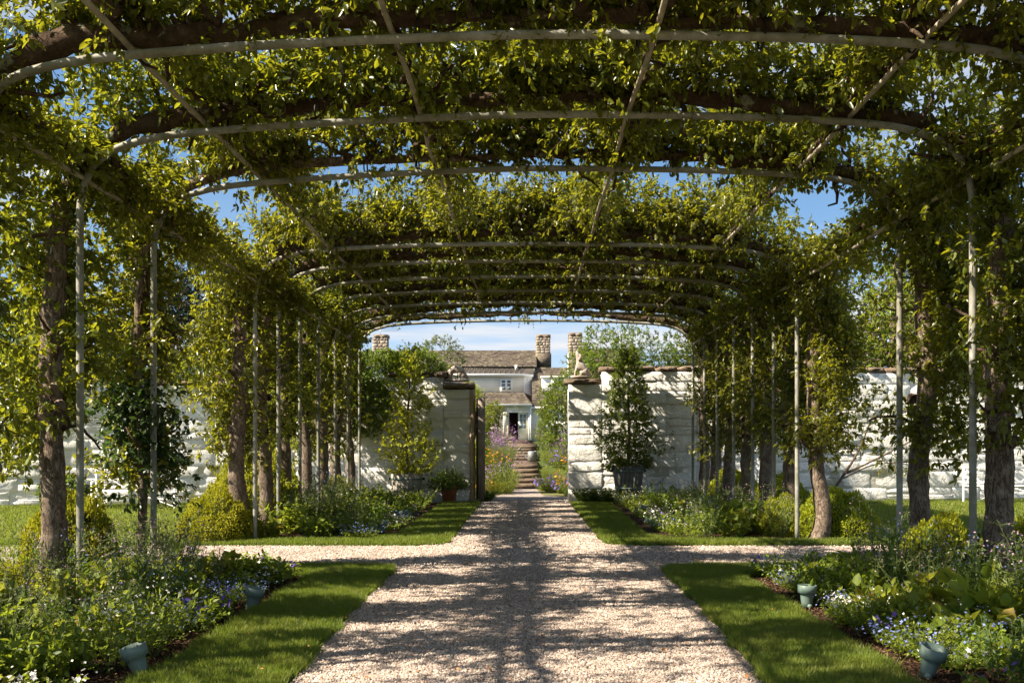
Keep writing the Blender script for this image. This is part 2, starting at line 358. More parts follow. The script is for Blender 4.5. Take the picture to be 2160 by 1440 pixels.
def leaves(mb, P, D, N, L, W, fine=True, r=None, droop=.15, fold=.14):
    n = len(P); D = unit(D); Sd = unit(np.cross(D, N)); N = np.cross(Sd, D)
    L = np.broadcast_to(L, (n,))[:, None]; W = np.broadcast_to(W, (n,))[:, None]
    if r is None: r = rng.random(n)
    if fine:
        V = np.zeros((n, 6, 3)); V[:, 0] = P; V[:, 3] = P+D*L-N*L*droop
        V[:, 1] = P+D*L*.30-Sd*W*.48+N*W*fold; V[:, 2] = P+D*L*.68-Sd*W*.40+N*(W*fold-L*droop*.4)
        V[:, 5] = P+D*L*.30+Sd*W*.48+N*W*fold; V[:, 4] = P+D*L*.68+Sd*W*.40+N*(W*fold-L*droop*.4)
        q = np.array([(0, 1, 2, 3), (0, 3, 4, 5)]); k = 6
    else:
        V = np.zeros((n, 4, 3)); V[:, 0] = P; V[:, 2] = P+D*L-N*L*droop
        V[:, 1] = P+D*L*.45-Sd*W*.5+N*W*fold; V[:, 3] = P+D*L*.45+Sd*W*.5+N*W*fold
        q = np.array([(0, 1, 2, 3)]); k = 4
    F = (q[None]+k*np.arange(n)[:, None, None]).reshape(-1, 4)
    return mb.add(V, F, np.repeat(r, k))
def rdir(n, z=0.0):
    d = rng.normal(size=(n, 3)); d[:, 2] += z; return unit(d)
def foliage(mb, A, D, ln, k, L, W, wood=None, fine=True, droop=.35, spread=.9, wr=.003, tone=None):
    """twigs from A along D (length ln), k leaves each"""
    n = len(A); ln = np.broadcast_to(ln, (n,))[:, None]; T = rng.random((n, k))*.9+.1
    B = A+D*ln; B[:, 2] -= .15*ln[:, 0]
    P = A[:, None]+(B-A)[:, None]*T[..., None]
    P = P.reshape(-1, 3)+rng.normal(size=(n*k, 3))*.012
    dd = np.repeat(D, k, 0)*.55+rng.normal(size=(n*k, 3))*spread*.6; dd[:, 2] -= droop
    N = rng.normal(size=(n*k, 3))*.55+np.array([-.1, 0, 1.0])
    l = L*(.5+.85*rng.random(n*k)**1.2)
    r = rng.random(n*k)
    if tone is not None: r = np.clip(.55*r+.45*np.repeat(tone, k), 0, 1)*.97+.03*rng.random(n*k)
    leaves(mb, P, dd, N, l, l*W/L*(.8+.4*rng.random(n*k)), fine, r)
    if wood is not None: bars(wood, A, B, wr*1.3, wr*.5)
def scatter_ellipsoid(n, c, rad, shell=.0):
    d = rdir(n); u = rng.random(n)**(1/3); u = shell+(1-shell)*u; return np.array(c)+d*u[:, None]*np.array(rad), d
def rock(seed, sx=1, sy=1, sz=1, n=2, rough=.16, edge=.3):
    """squarish rough block, front face (-y) subdivided"""
    mb = MB(); import itertools
    g = 5; V = []; F = []
    for j in range(g):
        for i in range(g):
            x = i/(g-1)-.5; z = j/(g-1)-.5; e = max(abs(x), abs(z))*2
            q = Vector((x*2.3+seed*3.1, z*2.3, seed)); y = -.5+edge*max(0, e-.5)**2*4-rough*mnoise.noise(q)-.8*rough*mnoise.noise(q*2.6)
            ex = 1-.05*abs(mnoise.noise(Vector((z*3+seed, 1.3, seed)))); ez = 1-.06*abs(mnoise.noise(Vector((x*3+seed, 7.3, seed))))
            V.append((x*ex*sx, y*sy, z*ez*sz))
    b = len(V); F += [(j*g+i, j*g+i+1, (j+1)*g+i+1, (j+1)*g+i) for j in range(g-1) for i in range(g-1)]
    rim = [i for i in range(g)]+[j*g+g-1 for j in range(1, g)]+[(g-1)*g+i for i in range(g-2, -1, -1)]+[j*g for j in range(g-2, 0, -1)]
    for i in rim: V.append((V[i][0], .5*sy, V[i][2]))
    m = len(rim); F += [(rim[k], b+k, b+(k+1) % m, rim[(k+1) % m]) for k in range(m)]
    F.append(tuple(b+k for k in range(m))); mb.add(V, F)
    return mb
def poly_sheet(name, pts, z, mat, kind='structure', thick=0, parent=None):
    mb = MB(); n = len(pts)
    a = sum(pts[i][0]*pts[(i+1) % n][1]-pts[(i+1) % n][0]*pts[i][1] for i in range(n))
    if a < 0: pts = pts[::-1]
    V = [(x, y, z) for x, y in pts]; F = [tuple(range(n))]
    if thick:
        V += [(x, y, z-thick) for x, y in pts]; F += [(i, n+i, n+(i+1) % n, (i+1) % n) for i in range(n)]
    mb.add(V, F); o = mb.build(name, mat, parent)
    if kind: o['kind'] = kind
    return o
def rounded(pts, rr):
    out = []; n = len(pts)
    for i, p in enumerate(pts):
        r = rr[i]
        if r <= 0: out.append(p); continue
        a = np.array(pts[i-1], float); b = np.array(p, float); c = np.array(pts[(i+1) % n], float)
        u = unit(a-b)*r; w = unit(c-b)*r
        for t in np.linspace(0, 1, 7): out.append(tuple((b+u)*(1-t)**2+b*2*t*(1-t)+(b+w)*t*t))
    return out

# ------------------------------------------------------------------ ground
FX = 2100.0
def W3(px, py, d): return ((px-1110)*d/FX, d, 1.5-(py-935)*d/FX)
mb = MB(); mb.add([(-900, -60, -.02), (900, -60, -.02), (900, 2000, -.02), (-900, 2000, -.02)], [(0, 1, 2, 3)])
mb.build('ground', MAT['lawn'])['kind'] = 'structure'
gp = [(-1.5, -12), (-1.48, 6), (-1.56, 9), (-1.55, 11.7), (-1.75, 12.15), (-14, 12.2), (-14, 14.65), (-1.6, 14.6), (-1.25, 14.95), (-1.17, 15.6), (-1.15, 25.2), (-1.3, 27.6), (-.75, 29.5), (-.45, 33.3),
      (.35, 33.3), (.45, 29.5), (1.4, 27.6), (1.1, 25.2), (1.14, 15.6), (1.22, 14.95), (1.6, 14.62), (14, 14.65), (14, 12.2), (1.8, 12.15), (1.6, 11.7), (1.6, 9), (1.5, 6), (1.5, -12)]
poly_sheet('gravel_path', gp, -.012, MAT['gravel'])
def inpoly(P, poly, wob=0):
    x, y = P[:, 0].copy(), P[:, 1].copy()
    if wob: x += rng.normal(size=len(P))*wob+.02*np.sin(P[:, 1]*5.3)+.014*np.sin(P[:, 1]*13.1)
    c = np.zeros(len(P), bool); n = len(poly); j = n-1
    for i in range(n):
        xi, yi = poly[i]; xj, yj = poly[j]
        cond = ((yi > y) != (yj > y)) & (x < (xj-xi)*(y-yi)/((yj-yi) or 1e-9)+xi); c ^= cond; j = i
    return c
strips = {
 'near_left': rounded([(-2.42, -6), (-1.5, -6), (-1.48, 6), (-1.56, 9), (-1.56, 12.12), (-4.9, 12.12), (-4.9, 11.7), (-2.42, 11.2)], [0, 0, 0, 0, .5, 0, 0, 0]),
 'near_right': rounded([(2.42, -6), (1.5, -6), (1.5, 6), (1.6, 9), (1.6, 12.12), (4.9, 12.12), (4.9, 11.7), (2.42, 11.2)], [0, 0, 0, 0, .5, 0, 0, 0]),
 'far_left': rounded([(-1.16, 25.1), (-1.18, 14.68), (-8.5, 14.68), (-8.5, 15.15), (-2.5, 15.5), (-2.1, 16.4), (-2.1, 25.1)], [0, .45, 0, 0, .3, 0, 0]),
 'far_right': rounded([(1.12, 25.1), (1.16, 14.68), (8.5, 14.68), (8.5, 15.15), (2.3, 15.5), (1.95, 16.4), (2.1, 25.1)], [0, .45, 0, 0, .3, 0, 0]),
}
def mergeblades(name, poly, dens, ymin, ymax, h, w, z, mat):
    xs = [p[0] for p in poly]; x0, x1 = min(xs)-.07, max(xs)+.07; ys = [p[1] for p in poly]; y0 = max(ymin, min(ys)); y1 = min(ymax, max(ys))
    n = int(dens*(x1-x0)*(y1-y0)); P = np.column_stack([rng.uniform(x0, x1, n), rng.uniform(y0, y1, n), np.full(n, z)])
    P = P[inpoly(P, poly, .018)]; n = len(P)
    clump = np.array([mnoise.noise(Vector((x*2.2, y*2.2, 0))) for x, y in P[:, :2]]) if n < 300000 else 0
    hh = h*(.55+.7*rng.random(n))*(1+.35*clump); a = rng.random(n)*2*math.pi; ww = w*(.7+.6*rng.random(n))
    s = np.column_stack([np.cos(a), np.sin(a), np.zeros(n)]); ln = np.column_stack([rng.normal(size=n)*.45, rng.normal(size=n)*.45-.1, np.ones(n)])
    V = np.zeros((n, 3, 3)); V[:, 0] = P-s*ww[:, None]; V[:, 1] = P+s*ww[:, None]; V[:, 2] = P+ln*hh[:, None]
    F = np.arange(3*n).reshape(-1, 3); r = np.clip(rng.random(n)*.75+.15*clump+.12, 0, .97)+(rng.random(n) > .985)*.3
    mb = MB(); mb.add(V, F, np.repeat(np.clip(r, 0, 1), 3)); o = mb.build(name, mat); return o
for nm, poly in strips.items():
    poly_sheet('grass_verge', poly, .012, MAT['turf'], thick=.035)
    side = 'left' if 'left' in nm else 'right'
    edge = MB(); po = poly
    if 'near' in nm: o = mergeblades('grass', poly, 15000, 5.9, 12.2, .062, .0042, .01, MAT['grass'])
    else: o = mergeblades('grass', poly, 4200, 14.6, 25.1, .055, .007, .01, MAT['grass'])
    tag(o, 'short mown grass on the %s strip along the %s side of the gravel path' % ('near' if 'near' in nm else 'far', side), 'grass', kind='stuff')
for sx in (-1, 1):
    poly_sheet('bed_soil', [(sx*2.36, -6), (sx*5.4, -6), (sx*5.4, 11.75), (sx*2.36, 11.3)], .003, MAT['mulch'])
    poly_sheet('bed_soil', [(sx*2.05, 15.45), (sx*5.6, 15.3), (sx*5.6, 25.3), (sx*2.05, 25.3)], .003, MAT['mulch'])
# meadow grass outside the beds
for sx, nm in ((-1, 'left'), (1, 'right')):
    poly = [(sx*5.3, 9), (sx*16, 9), (sx*16, 27), (sx*5.3, 27)]
    if True:
        o = mergeblades('lawn_grass', poly, 380, 9, 27, .06, .012, -.02, MAT['grass'])
        tag(o, 'thin dry lawn grass between the %s arbor trees and the white wall' % nm, 'grass', kind='stuff')
# gravel stones
def stones(name, region, dens, rmin, rmax):
    x0, x1, y0, y1 = region; n = int(dens*(x1-x0)*(y1-y0)); P = np.column_stack([rng.uniform(x0, x1, n), rng.uniform(y0, y1, n), rng.uniform(-.012, .002, n)])
    P = P[inpoly(P, gp, .008)]; n = len(P); rr = rng.uniform(rmin, rmax, (n, 1)); a = rng.random(n)*6.28
    base = np.array([(1, 0, 0), (0, 1, 0), (-1, 0, 0), (0, -1, 0), (.2, .1, .75), (0, 0, -.6)])
    V = base[None]*(1+rng.normal(size=(n, 6, 3))*.2); c, s = np.cos(a)[:, None], np.sin(a)[:, None]
    X = V[..., 0]*c-V[..., 1]*s*.75; Y = V[..., 0]*s+V[..., 1]*c*.75; V = np.stack([X, Y, V[..., 2]], -1)+rng.normal(size=(n, 6, 3))*.08
    V = P[:, None]+V*rr[..., None]
    q = np.array([(0, 1, 4), (1, 2, 4), (2, 3, 4), (3, 0, 4)]); F = (q[None]+6*np.arange(n)[:, None, None]).reshape(-1, 3)
    mb = MB(); mb.add(V, F, np.repeat(rng.random(n), 6)); return mb.build(name, MAT['gstone'])
tag(stones('gravel_stones', (-1.6, 1.6, 5.9, 9.0), 7000, .007, .0135), 'loose pinkish crushed gravel on the near stretch of the garden path', 'gravel', kind='stuff')
tag(stones('gravel_stones', (-1.9, 1.9, 9.0, 12.2), 4500, .009, .016), 'loose pinkish crushed gravel on the path just before the crossing', 'gravel', kind='stuff')
tag(stones('gravel_stones', (-6, 6, 12.2, 15.0), 1600, .012, .02), 'loose gravel spread over the crossing of the two paths', 'gravel', kind='stuff')
tag(stones('gravel_stones', (-1.5, 1.5, 15.0, 27), 900, .013, .021), 'loose gravel along the far stretch of path towards the gateway', 'gravel', kind='stuff')
# mulch chips
for sx, nm in ((-1, 'left'), (1, 'right')):
    n = 9000; P = np.column_stack([sx*rng.uniform(2.4, 3.1, n), rng.uniform(5.9, 11.4, n), rng.uniform(.004, .02, n)]); mb = MB()
    leaves(mb, P, rng.normal(size=(n, 3))*[1, 1, .3], rng.normal(size=(n, 3))*.5+[0, 0, 1], rng.uniform(.015, .04, n), rng.uniform(.008, .014, n), False)
    tag(mb.build('mulch_chips', MAT['chip']), 'dark bark mulch along the edge of the near %s flower bed' % nm, 'mulch', kind='stuff')
# fallen leaves on path
mb = MB(); n = 190; P = np.column_stack([rng.uniform(-2.3, 2.3, n), rng.uniform(6.2, 13, n)**1, np.where(np.abs(rng.random(n)) < 2, .012, 0)])
P[:, 2] = np.where(np.abs(P[:, 0]) > 1.5, .05, .012)
leaves(mb, P, rng.normal(size=(n, 3))*[1, 1, .1], rng.normal(size=(n, 3))*.3+[0, 0, 1], rng.uniform(.02, .045, n), .022, True)
tag(mb.build('fallen_leaves', simple('dry_leaf', (.32, .14, .04), .8, .5, 3, 0)), 'small orange brown leaves scattered over the gravel path', 'leaves', kind='stuff')

# ------------------------------------------------------------------ arbor frame
AY = [3.8, 5.65, 7.48, 9.30, 11.13, 15.32, 16.76, 18.34, 19.99, 21.74, 23.3, 24.9]  # first two hoops, out of view, put in with trees for their shadows
ORD = ['', '', 'first', 'second', 'third', 'fourth', 'fifth', 'sixth', 'seventh', 'eighth', 'ninth', 'tenth']
half = [(4.17, 0), (4.17, 1.2), (4.17, 2.4), (4.17, 3.5), (4.165, 3.8), (4.13, 4.0), (4.04, 4.18), (3.88, 4.32), (3.6, 4.42), (3.2, 4.485), (2.2, 4.54), (1.1, 4.565), (0, 4.57)]
arbor = thing('garden_arbor', 'long arbor of weathered grey pipe hoops and thin purlins carrying the trained trees', 'arbor', (0, AY[2], 0))
hoop_me = []
for v in range(2):
    l = .10 if v == 0 else .02
    pts = [(-x, 0, z-l*min(1, x/3.4)*(z/4.5)**3) for x, z in half]+[(x, 0, z) for x, z in half[::-1][1:]]
    p, r = smoothpath(pts, [.034]*len(pts), 90); mb = MB(); tube(mb, p, r, 12, .02, v, freq=6); hoop_me.append(mb.mesh('arch_hoop', MAT['pipe'], True))
for i, y in enumerate(AY):
    h = put('arch_hoop', hoop_me[0 if i < 5 else 1], arbor, (0, y-AY[2], 0), (0, 0, random.uniform(-.004, .004)))
    if i >= 2: h['label'] = 'weathered grey pipe hoop, %s from the camera' % ORD[i]
    for sx in (-1, 1):
        for k in range(3):
            u = random.choice([random.uniform(.2, 3.2), random.uniform(.2, 2)]); z = 4.56-.05*(u/3.2)**2
            mb = MB(); th = np.linspace(0, 2*math.pi, 10)
            tube(mb, [(sx*u, .09+.13*math.cos(t), z+.062+.102*math.sin(t)) for t in th], .009, 5, cap=False); mb.build('strap', MAT['black'], h)
        z = random.uniform(2.2, 3.2); mb = MB(); th = np.linspace(0, 2*math.pi, 10)
        tube(mb, [(sx*4.17+.05*math.cos(t), .05*math.sin(t), z+.01*math.cos(t)) for t in th], .006, 5, cap=False); mb.build('strap', MAT['black'], h)
def purlin(xz0):
    x, z = xz0; ys = np.arange(2.5, 25.1, .8)
    pts = [(x+.012*math.sin(y*1.7+x), y-AY[2], z+.01*math.sin(y*1.1+2*x)) for y in ys]
    mb = MB(); tube(mb, pts, .024, 8); return mb.build('purlin', MAT['purlin'], arbor, True)
for x, z in ((-4.13, 3.92), (4.16, 3.94), (-3.02, 4.47), (3.04, 4.53), (-1.02, 4.60), (.98, 4.60)): purlin((x, z+.045))

# ------------------------------------------------------------------ trained trees (local: trunk base at origin, limb runs to +x)
def gnarl(start, d, n, step, jit=.6, up=.2):
    p = [np.array(start, float)]; d = unit(np.array(d, float))
    for _ in range(n):
        d = unit(d+rng.normal(size=3)*jit*.5+np.array([0, 0, up*.3])); p.append(p[-1]+d*step)
    return p
limbpts = [(0, 3.2), (.03, 3.62), (.20, 4.05), (.52, 4.38), (1.1, 4.60), (2.3, 4.70), (3.4, 4.74), (4.5, 4.77)]
def limb_z(u): return np.interp(u, [p[0] for p in limbpts], [p[1] for p in limbpts])
def trunk_mesh(v, thick=1.0, lean=0):
    rr = random.Random(v*11+3); j = lambda a: rr.uniform(-a, a); mb = MB()
    pts = [(j(.12)-lean, j(.1), -.05), (j(.05)-lean*.75, j(.06), .35), (j(.05)-lean*.4, j(.06), 1.2), (j(.05), j(.05), 2.2)]+[(u, .04*math.sin(u*3+v)+.04, z+.02*math.sin(u*4+v)) for u, z in limbpts]
    rad = [.165, .12, .108, .102, .098, .095, .098, .095, .082, .07, .058, .035]
    p, r = smoothpath(pts, [q*thick for q in rad], 100); cut = int(np.argmax(p[:, 2] > 3.72)); tube(mb, p[:cut+1], r[:cut+1], 16, .22, v, freq=4.5)
    lb = MB(); pl = p[cut-1:].copy(); w = np.linspace(0, 1, len(pl))
    for q in range(1, len(pl)): pl[q, 1] += .05*mnoise.noise(Vector((pl[q, 0]*2.2, v*3.7, 0))); pl[q, 2] += .05*mnoise.noise(Vector((pl[q, 0]*2.6, v*3.7, 5)))
    tube(lb, pl, r[cut-1:]*1.01, 14, .5, v, freq=5.5)
    for _ in range(9):
        q = pl[rr.randrange(6, len(pl)-4)]; a = rr.uniform(-1, 1); tube(lb, [q, q+np.array((j(.05), .08*a, .09)), q+np.array((j(.09), .13*a, .15))], [.055, .045, .022], 7, .35, v)
    # knots
    for _ in range(5):
        z = rr.uniform(1.2, 3.1); a = rr.uniform(0, 6.28); c = (j(.02)+.10*thick*math.cos(a), .10*thick*math.sin(a), z)
        tube(mb, [c, (c[0]*1.5, c[1]*1.5, z+.03), (c[0]*1.9, c[1]*1.9, z+.04)], [.07, .055, .01], 8, .3, v)
    return mb.mesh('trunk', MAT['bark'], True), lb.mesh('limb', MAT['limb'], True)
def crown_meshes(v, dens=1.0, low=1.35, gapy=1.83, fine=True, L=.074, inner=1.0):
    lv = MB(); wd = MB(); top = []
    # spurs rising from the limb, gnarly
    for k in range(26 if inner > .5 else 9):
        u = rng.uniform(.15, 4.4); s = (u, rng.uniform(-.04, .08), float(limb_z(u)))
        p = gnarl(s, (rng.normal()*.5, rng.normal()*.8, .7), 5, .11, 1.0); q = np.array(p)
        tube(wd, q, np.linspace(.032, .010, len(q)), 5, .2, v); top += list(q[2:])
    for k in range(14):
        z = rng.uniform(low+.1, 3.9); a = rng.uniform(0, 6.28); p = np.array(gnarl((0, 0, z), (math.cos(a)*.7, math.sin(a), .25), 6, .10, .8)); tube(wd, p, np.linspace(.026, .008, len(p)), 5, .2, v)
    # horizontal side arms following the purlins
    for u, ln, rr in ((.32, gapy*.75, .05), (1.42, gapy*.6, .045), (3.42, gapy*.55, .035)):
        for sy in (-1, 1):
            n = 7; y = np.linspace(0, sy*ln, n); p = np.column_stack([u+rng.normal(size=n)*.05, y, limb_z(u)+.02+rng.normal(size=n)*.035]); p[0] = (u, 0, limb_z(u))
            tube(wd, p, np.linspace(rr, rr*.35, n), 7, .25, v)
    def clump(cx, n, rad, k=9, zup=.3, ln=.17):
        cx = np.asarray(cx); A, d = scatter_ellipsoid(n, cx, rad, .0); D = unit(d*.7+rdir(n, zup)*.8)
        foliage(lv, A, D, ln*(.6+.8*rng.random(n)), k, L, L*.52, wd, fine, tone=np.full(n, rng.random()))
    # roof row
    nc = int(150*dens)
    for k in range(nc):
        u = rng.uniform(-.15, 4.8); wy = .37 if u > 1.6 else .58
        y = rng.normal()*wy*.62; zt = .07+rng.beta(1.2, 1.5)*.62
        nn = mnoise.noise(Vector((u*1.3, v*5.1, 0.)))+.5*mnoise.noise(Vector((u*3.1, v*5.1, 4.)))
        y = y*(1-.25*zt)*(1+.9*nn)+.12*mnoise.noise(Vector((u*.9, v*3.3, 9.))); zt *= (1+.75*nn)
        if nn < -.25 and rng.random() < .55: continue
        if u > (2.2 if inner > .5 else .9) and rng.random() > inner: continue
        clump((u, y+.05, limb_z(max(u, .05))+.02+zt), 15, (.24, .20, .17), 9)
    # new shoots on top
    for k in range(26):
        u = rng.uniform(0, 4.6 if inner > .5 else 1.0); A = np.array([[u, rng.normal()*.3, limb_z(max(u, 0.05))+.5+rng.random()*.2]]); A = np.repeat(A, 4, 0)+rng.normal(size=(4, 3))*.08
        foliage(lv, A, unit(rdir(4)*.35+np.array([-.1, 0, 1.])), .32, 11, L, L*.46, wd, fine, 0.0, .6, tone=np.full(4, .95))
    # hanging bits
    for k in range(int(20*dens) if inner > .5 else 5):
        u = rng.uniform(.6, 4.6); clump((u, rng.normal()*.2+.1, limb_z(u)-.10), 4, (.10, .10, .07), 6, -.9, .13)
    # side arms foliage
    gm = 2.6 if gapy > 2.5 else 1.0
    for u, ln, n in ((.15, gapy*.62, 34*gm), (1.42, gapy*.60, 22*gm), (3.42, gapy*.60, 15*gm)):
        for k in range(int(n*dens)):
            if u > 1 and inner < .5: continue
            y = rng.uniform(-ln, ln)
            if gm > 1 and rng.random() < .22: clump((u+rng.normal()*.1, y, limb_z(max(u, .05))-.05), 7, (.16, .2, .10), 8, -.4)
            clump((u+rng.normal()*.16, y, limb_z(max(u, .05))+.14+rng.random()*.25), 11, (.22, .2, .13), 8)
    # side wall of foliage round the trunk
    for k in range(int(104*dens)):
        z = low+(3.95-low)*rng.random()**.8; sp = .62+.12*math.sin(z*3+v)
        x = rng.normal()*.22-.05; y = rng.uniform(-1, 1)*sp
        if abs(x) < .1 and abs(y) < .14 and z < 2.9: x = .26*(1 if rng.random() < .25 else -1)
        if x > .05 and rng.random() < .5: x = -x-.1
        if y < .12 and abs(x) < .26 and rng.random() < .75: y = abs(y)+.1; x -= .12
        if mnoise.noise(Vector((y*1.6, z*1.7, v*7.7))) < -.24 and rng.random() < .7: continue
        clump((x, y, z), 14, (.20, .22, .22), 8, .1)
    return lv.mesh('crown', None), wd.mesh('branches', MAT['limb'], True)
NV = 5
TR = [trunk_mesh(v, [1, 1.12, .92, 1.05, 1.2][v]) for v in range(NV)]
CR = [crown_meshes(v, 1.0, fine=(v < 3)) for v in range(NV)]
crown_mat = {}
def crown_with(me, mat):
    key = (me.name, mat.name)
    if key not in crown_mat:
        c = me.copy(); c.materials.append(mat); crown_mat[key] = c
    return crown_mat[key]
def trained_tree(i, side, v, mat='crab_leaf', lean=None, cmesh=None):
    y = AY[i]; sx = -1 if side == 'left' else 1
    if i >= 2: lab = 'gnarled trained tree over the %s hoop from the camera, rooted on the %s side' % (ORD[i], side)
    else: lab = 'unseen trained tree near the camera, added for its shade, rooted on the %s side' % side
    t = thing('trained_tree', lab, 'tree', (sx*4.47, y+.13, 0), 0 if sx < 0 else math.pi, 'trained trees along the arbor')
    tm, lm = TR[v] if lean is None else trunk_mesh(20+i, 1.05, lean)
    put('trunk', tm, t); put('limb', lm, t)
    cm, wm = CR[v] if cmesh is None else cmesh
    put('crown', crown_with(cm, MAT[mat]), t); put('branches', wm, t); return t
lastc = crown_meshes(33, .38, 1.5, .6, False, inner=.05)
sparse = crown_meshes(50, .5, 1.7, fine=False)  # crown of the unseen left trees, thinned to let sun onto the bed
gapL = [crown_meshes(31, 1.0, 1.25, 3.4), crown_meshes(32, 1.0, 1.35, 3.4)]
for i in range(len(AY)):
    for side in ('left', 'right'):
        if i == 4 and side == 'left': continue
        v = ((i*2+(side == 'right')*1) % 3) if i < 5 else (i*2+(side == 'right')*3+1) % NV
        kw = {}
        if i == 5: kw['cmesh'] = gapL[side == 'right']
        if i == 4: kw['cmesh'] = gapL[1]
        if i < 2 and side == 'left': kw['cmesh'] = sparse
        if i == 11: kw['cmesh'] = lastc
        if i == 5 and side == 'right': kw['lean'] = .12
        trained_tree(i, side, v, 'crab_leaf' if not (side == 'right' and i in (3, 5, 6)) else 'crab_leaf', **kw)
# young replacement tree at the third hoop, left
t = thing('trained_tree', 'slim young trained tree with dark leaves at the third hoop, left side', 'tree', (-4.36, AY[4]+.12, 0), 0, 'trained trees along the arbor')
mb = MB(); p, r = smoothpath([(0, 0, 0), (.02, .02, 1), (-.02, 0, 2.2), (0, 0, 3.4), (.2, 0, 4.1), (.6, .04, 4.45), (1.6, .04, 4.66), (4.3, .04, 4.76)], [.055, .05, .048, .045, .05, .06, .06, .035], 60); tube(mb, p, r, 10, .15, 5, freq=6)
mb.build('trunk', MAT['bark'], t, True)
cm, wm = crown_meshes(40, .95, 1.0, 3.0); put('crown', crown_with(cm, MAT['crab_leaf']), t); put('branches', wm, t)
lv = MB(); wd = MB()
for k in range(34):
    z = rng.uniform(.95, 2.3); A, d = scatter_ellipsoid(14, (rng.normal()*.2, rng.normal()*.2, z), (.24, .22, .2)); foliage(lv, A, unit(d+rdir(14)), .16, 8, .07, .042, wd)
lv.build('lower_crown', MAT['dark_leaf'], t)

# ------------------------------------------------------------------ clipped shrubs, bushes, general trees
def bush_mesh(n, leaf, shell=.86, fine=False, lump=.1, seed=0, upright=.3):
    lv = MB(); d = rdir(n); d[:, 2] = np.abs(d[:, 2])*1.0-.12; d = unit(d)
    lm = np.array([mnoise.noise(Vector(q)*2.2+Vector((seed, 0, 0)))+.5*mnoise.noise(Vector(q)*6+Vector((seed, 3, 0))) for q in d])
    rad = (shell+(1-shell)*rng.random(n)**.5)*(1+lump*lm); P = d*rad[:, None]
    D = unit(d*.8+rng.normal(size=(n, 3))*.5+np.array([0, 0, upright])); N = d+rng.normal(size=(n, 3))*.6
    leaves(lv, P, D, N, leaf*(.7+.6*rng.random(n)), leaf*.6, fine, np.clip(.5*rng.random(n)+.5*(lm+.5), 0, 1)); return lv.mesh('foliage', None)
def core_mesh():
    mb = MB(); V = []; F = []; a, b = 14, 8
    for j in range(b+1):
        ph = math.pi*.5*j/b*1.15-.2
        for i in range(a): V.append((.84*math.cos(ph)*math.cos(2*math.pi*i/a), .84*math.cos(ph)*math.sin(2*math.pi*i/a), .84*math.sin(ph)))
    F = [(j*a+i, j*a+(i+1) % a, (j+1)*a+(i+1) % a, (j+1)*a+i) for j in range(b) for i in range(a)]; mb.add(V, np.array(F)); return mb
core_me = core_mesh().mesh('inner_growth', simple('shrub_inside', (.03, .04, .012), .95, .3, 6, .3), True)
boxm = [bush_mesh(14000, .058, .86, False, .2, s) for s in range(3)]
def topiary(x, y, rx, ry, rz, label, z=0, mat='box_leaf', me=None, name='clipped_shrub', cat='shrub', group='rounded golden shrubs in the arbor beds'):
    t = thing(name, label, cat, (x, y, z), random.uniform(0, 6.28), group); t.scale = (rx, ry, rz)
    m = me or random.choice(boxm); k = (m.name, mat)
    if k not in crown_mat: c = m.copy(); c.materials.append(MAT[mat]); crown_mat[k] = c
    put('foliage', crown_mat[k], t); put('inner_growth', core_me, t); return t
for a in [(-4.85, 10.6, .52, .5, .98, 'golden rounded shrub behind the second left trunk'), (-5.6, 9.6, .55, .5, .8, 'golden rounded shrub at the far left behind the near bed'),
          (-4.55, 8.3, .5, .45, .5, 'low golden shrub between the first and second left hoops'),
          (-4.75, 14.9+.6, .62, .6, .80, 'wide golden mound in front of the fourth left trunk'), (-4.9, 17.9, .85, .8, 1.25, 'tallest golden rounded shrub beside the fifth and sixth left trunks'),
          (-5.3, 21, .8, .7, 1.0, 'golden rounded shrub near the wall behind the left trees'), (-4.3, 22.6, .4, .4, .72, 'small golden shrub behind the left eighth trunk'),
          (4.95, 16.0, .62, .6, .78, 'golden rounded shrub behind the leaning fourth right trunk'), (4.25, 16.5, .4, .4, .62, 'small dark-sided shrub left of the leaning right trunk'),
          (4.35, 10.4, .48, .45, .72, 'golden rounded shrub behind the second right trunk'), (5.15, 10.0, .5, .45, .76, 'golden rounded shrub at the right edge beside the second right trunk'),
          (5.0, 19.5, .6, .6, .9, 'golden shrub behind the sixth right trunk'), (4.7, 22.5, .6, .6, .9, 'golden shrub behind the eighth right trunk')]:
    topiary(*a)

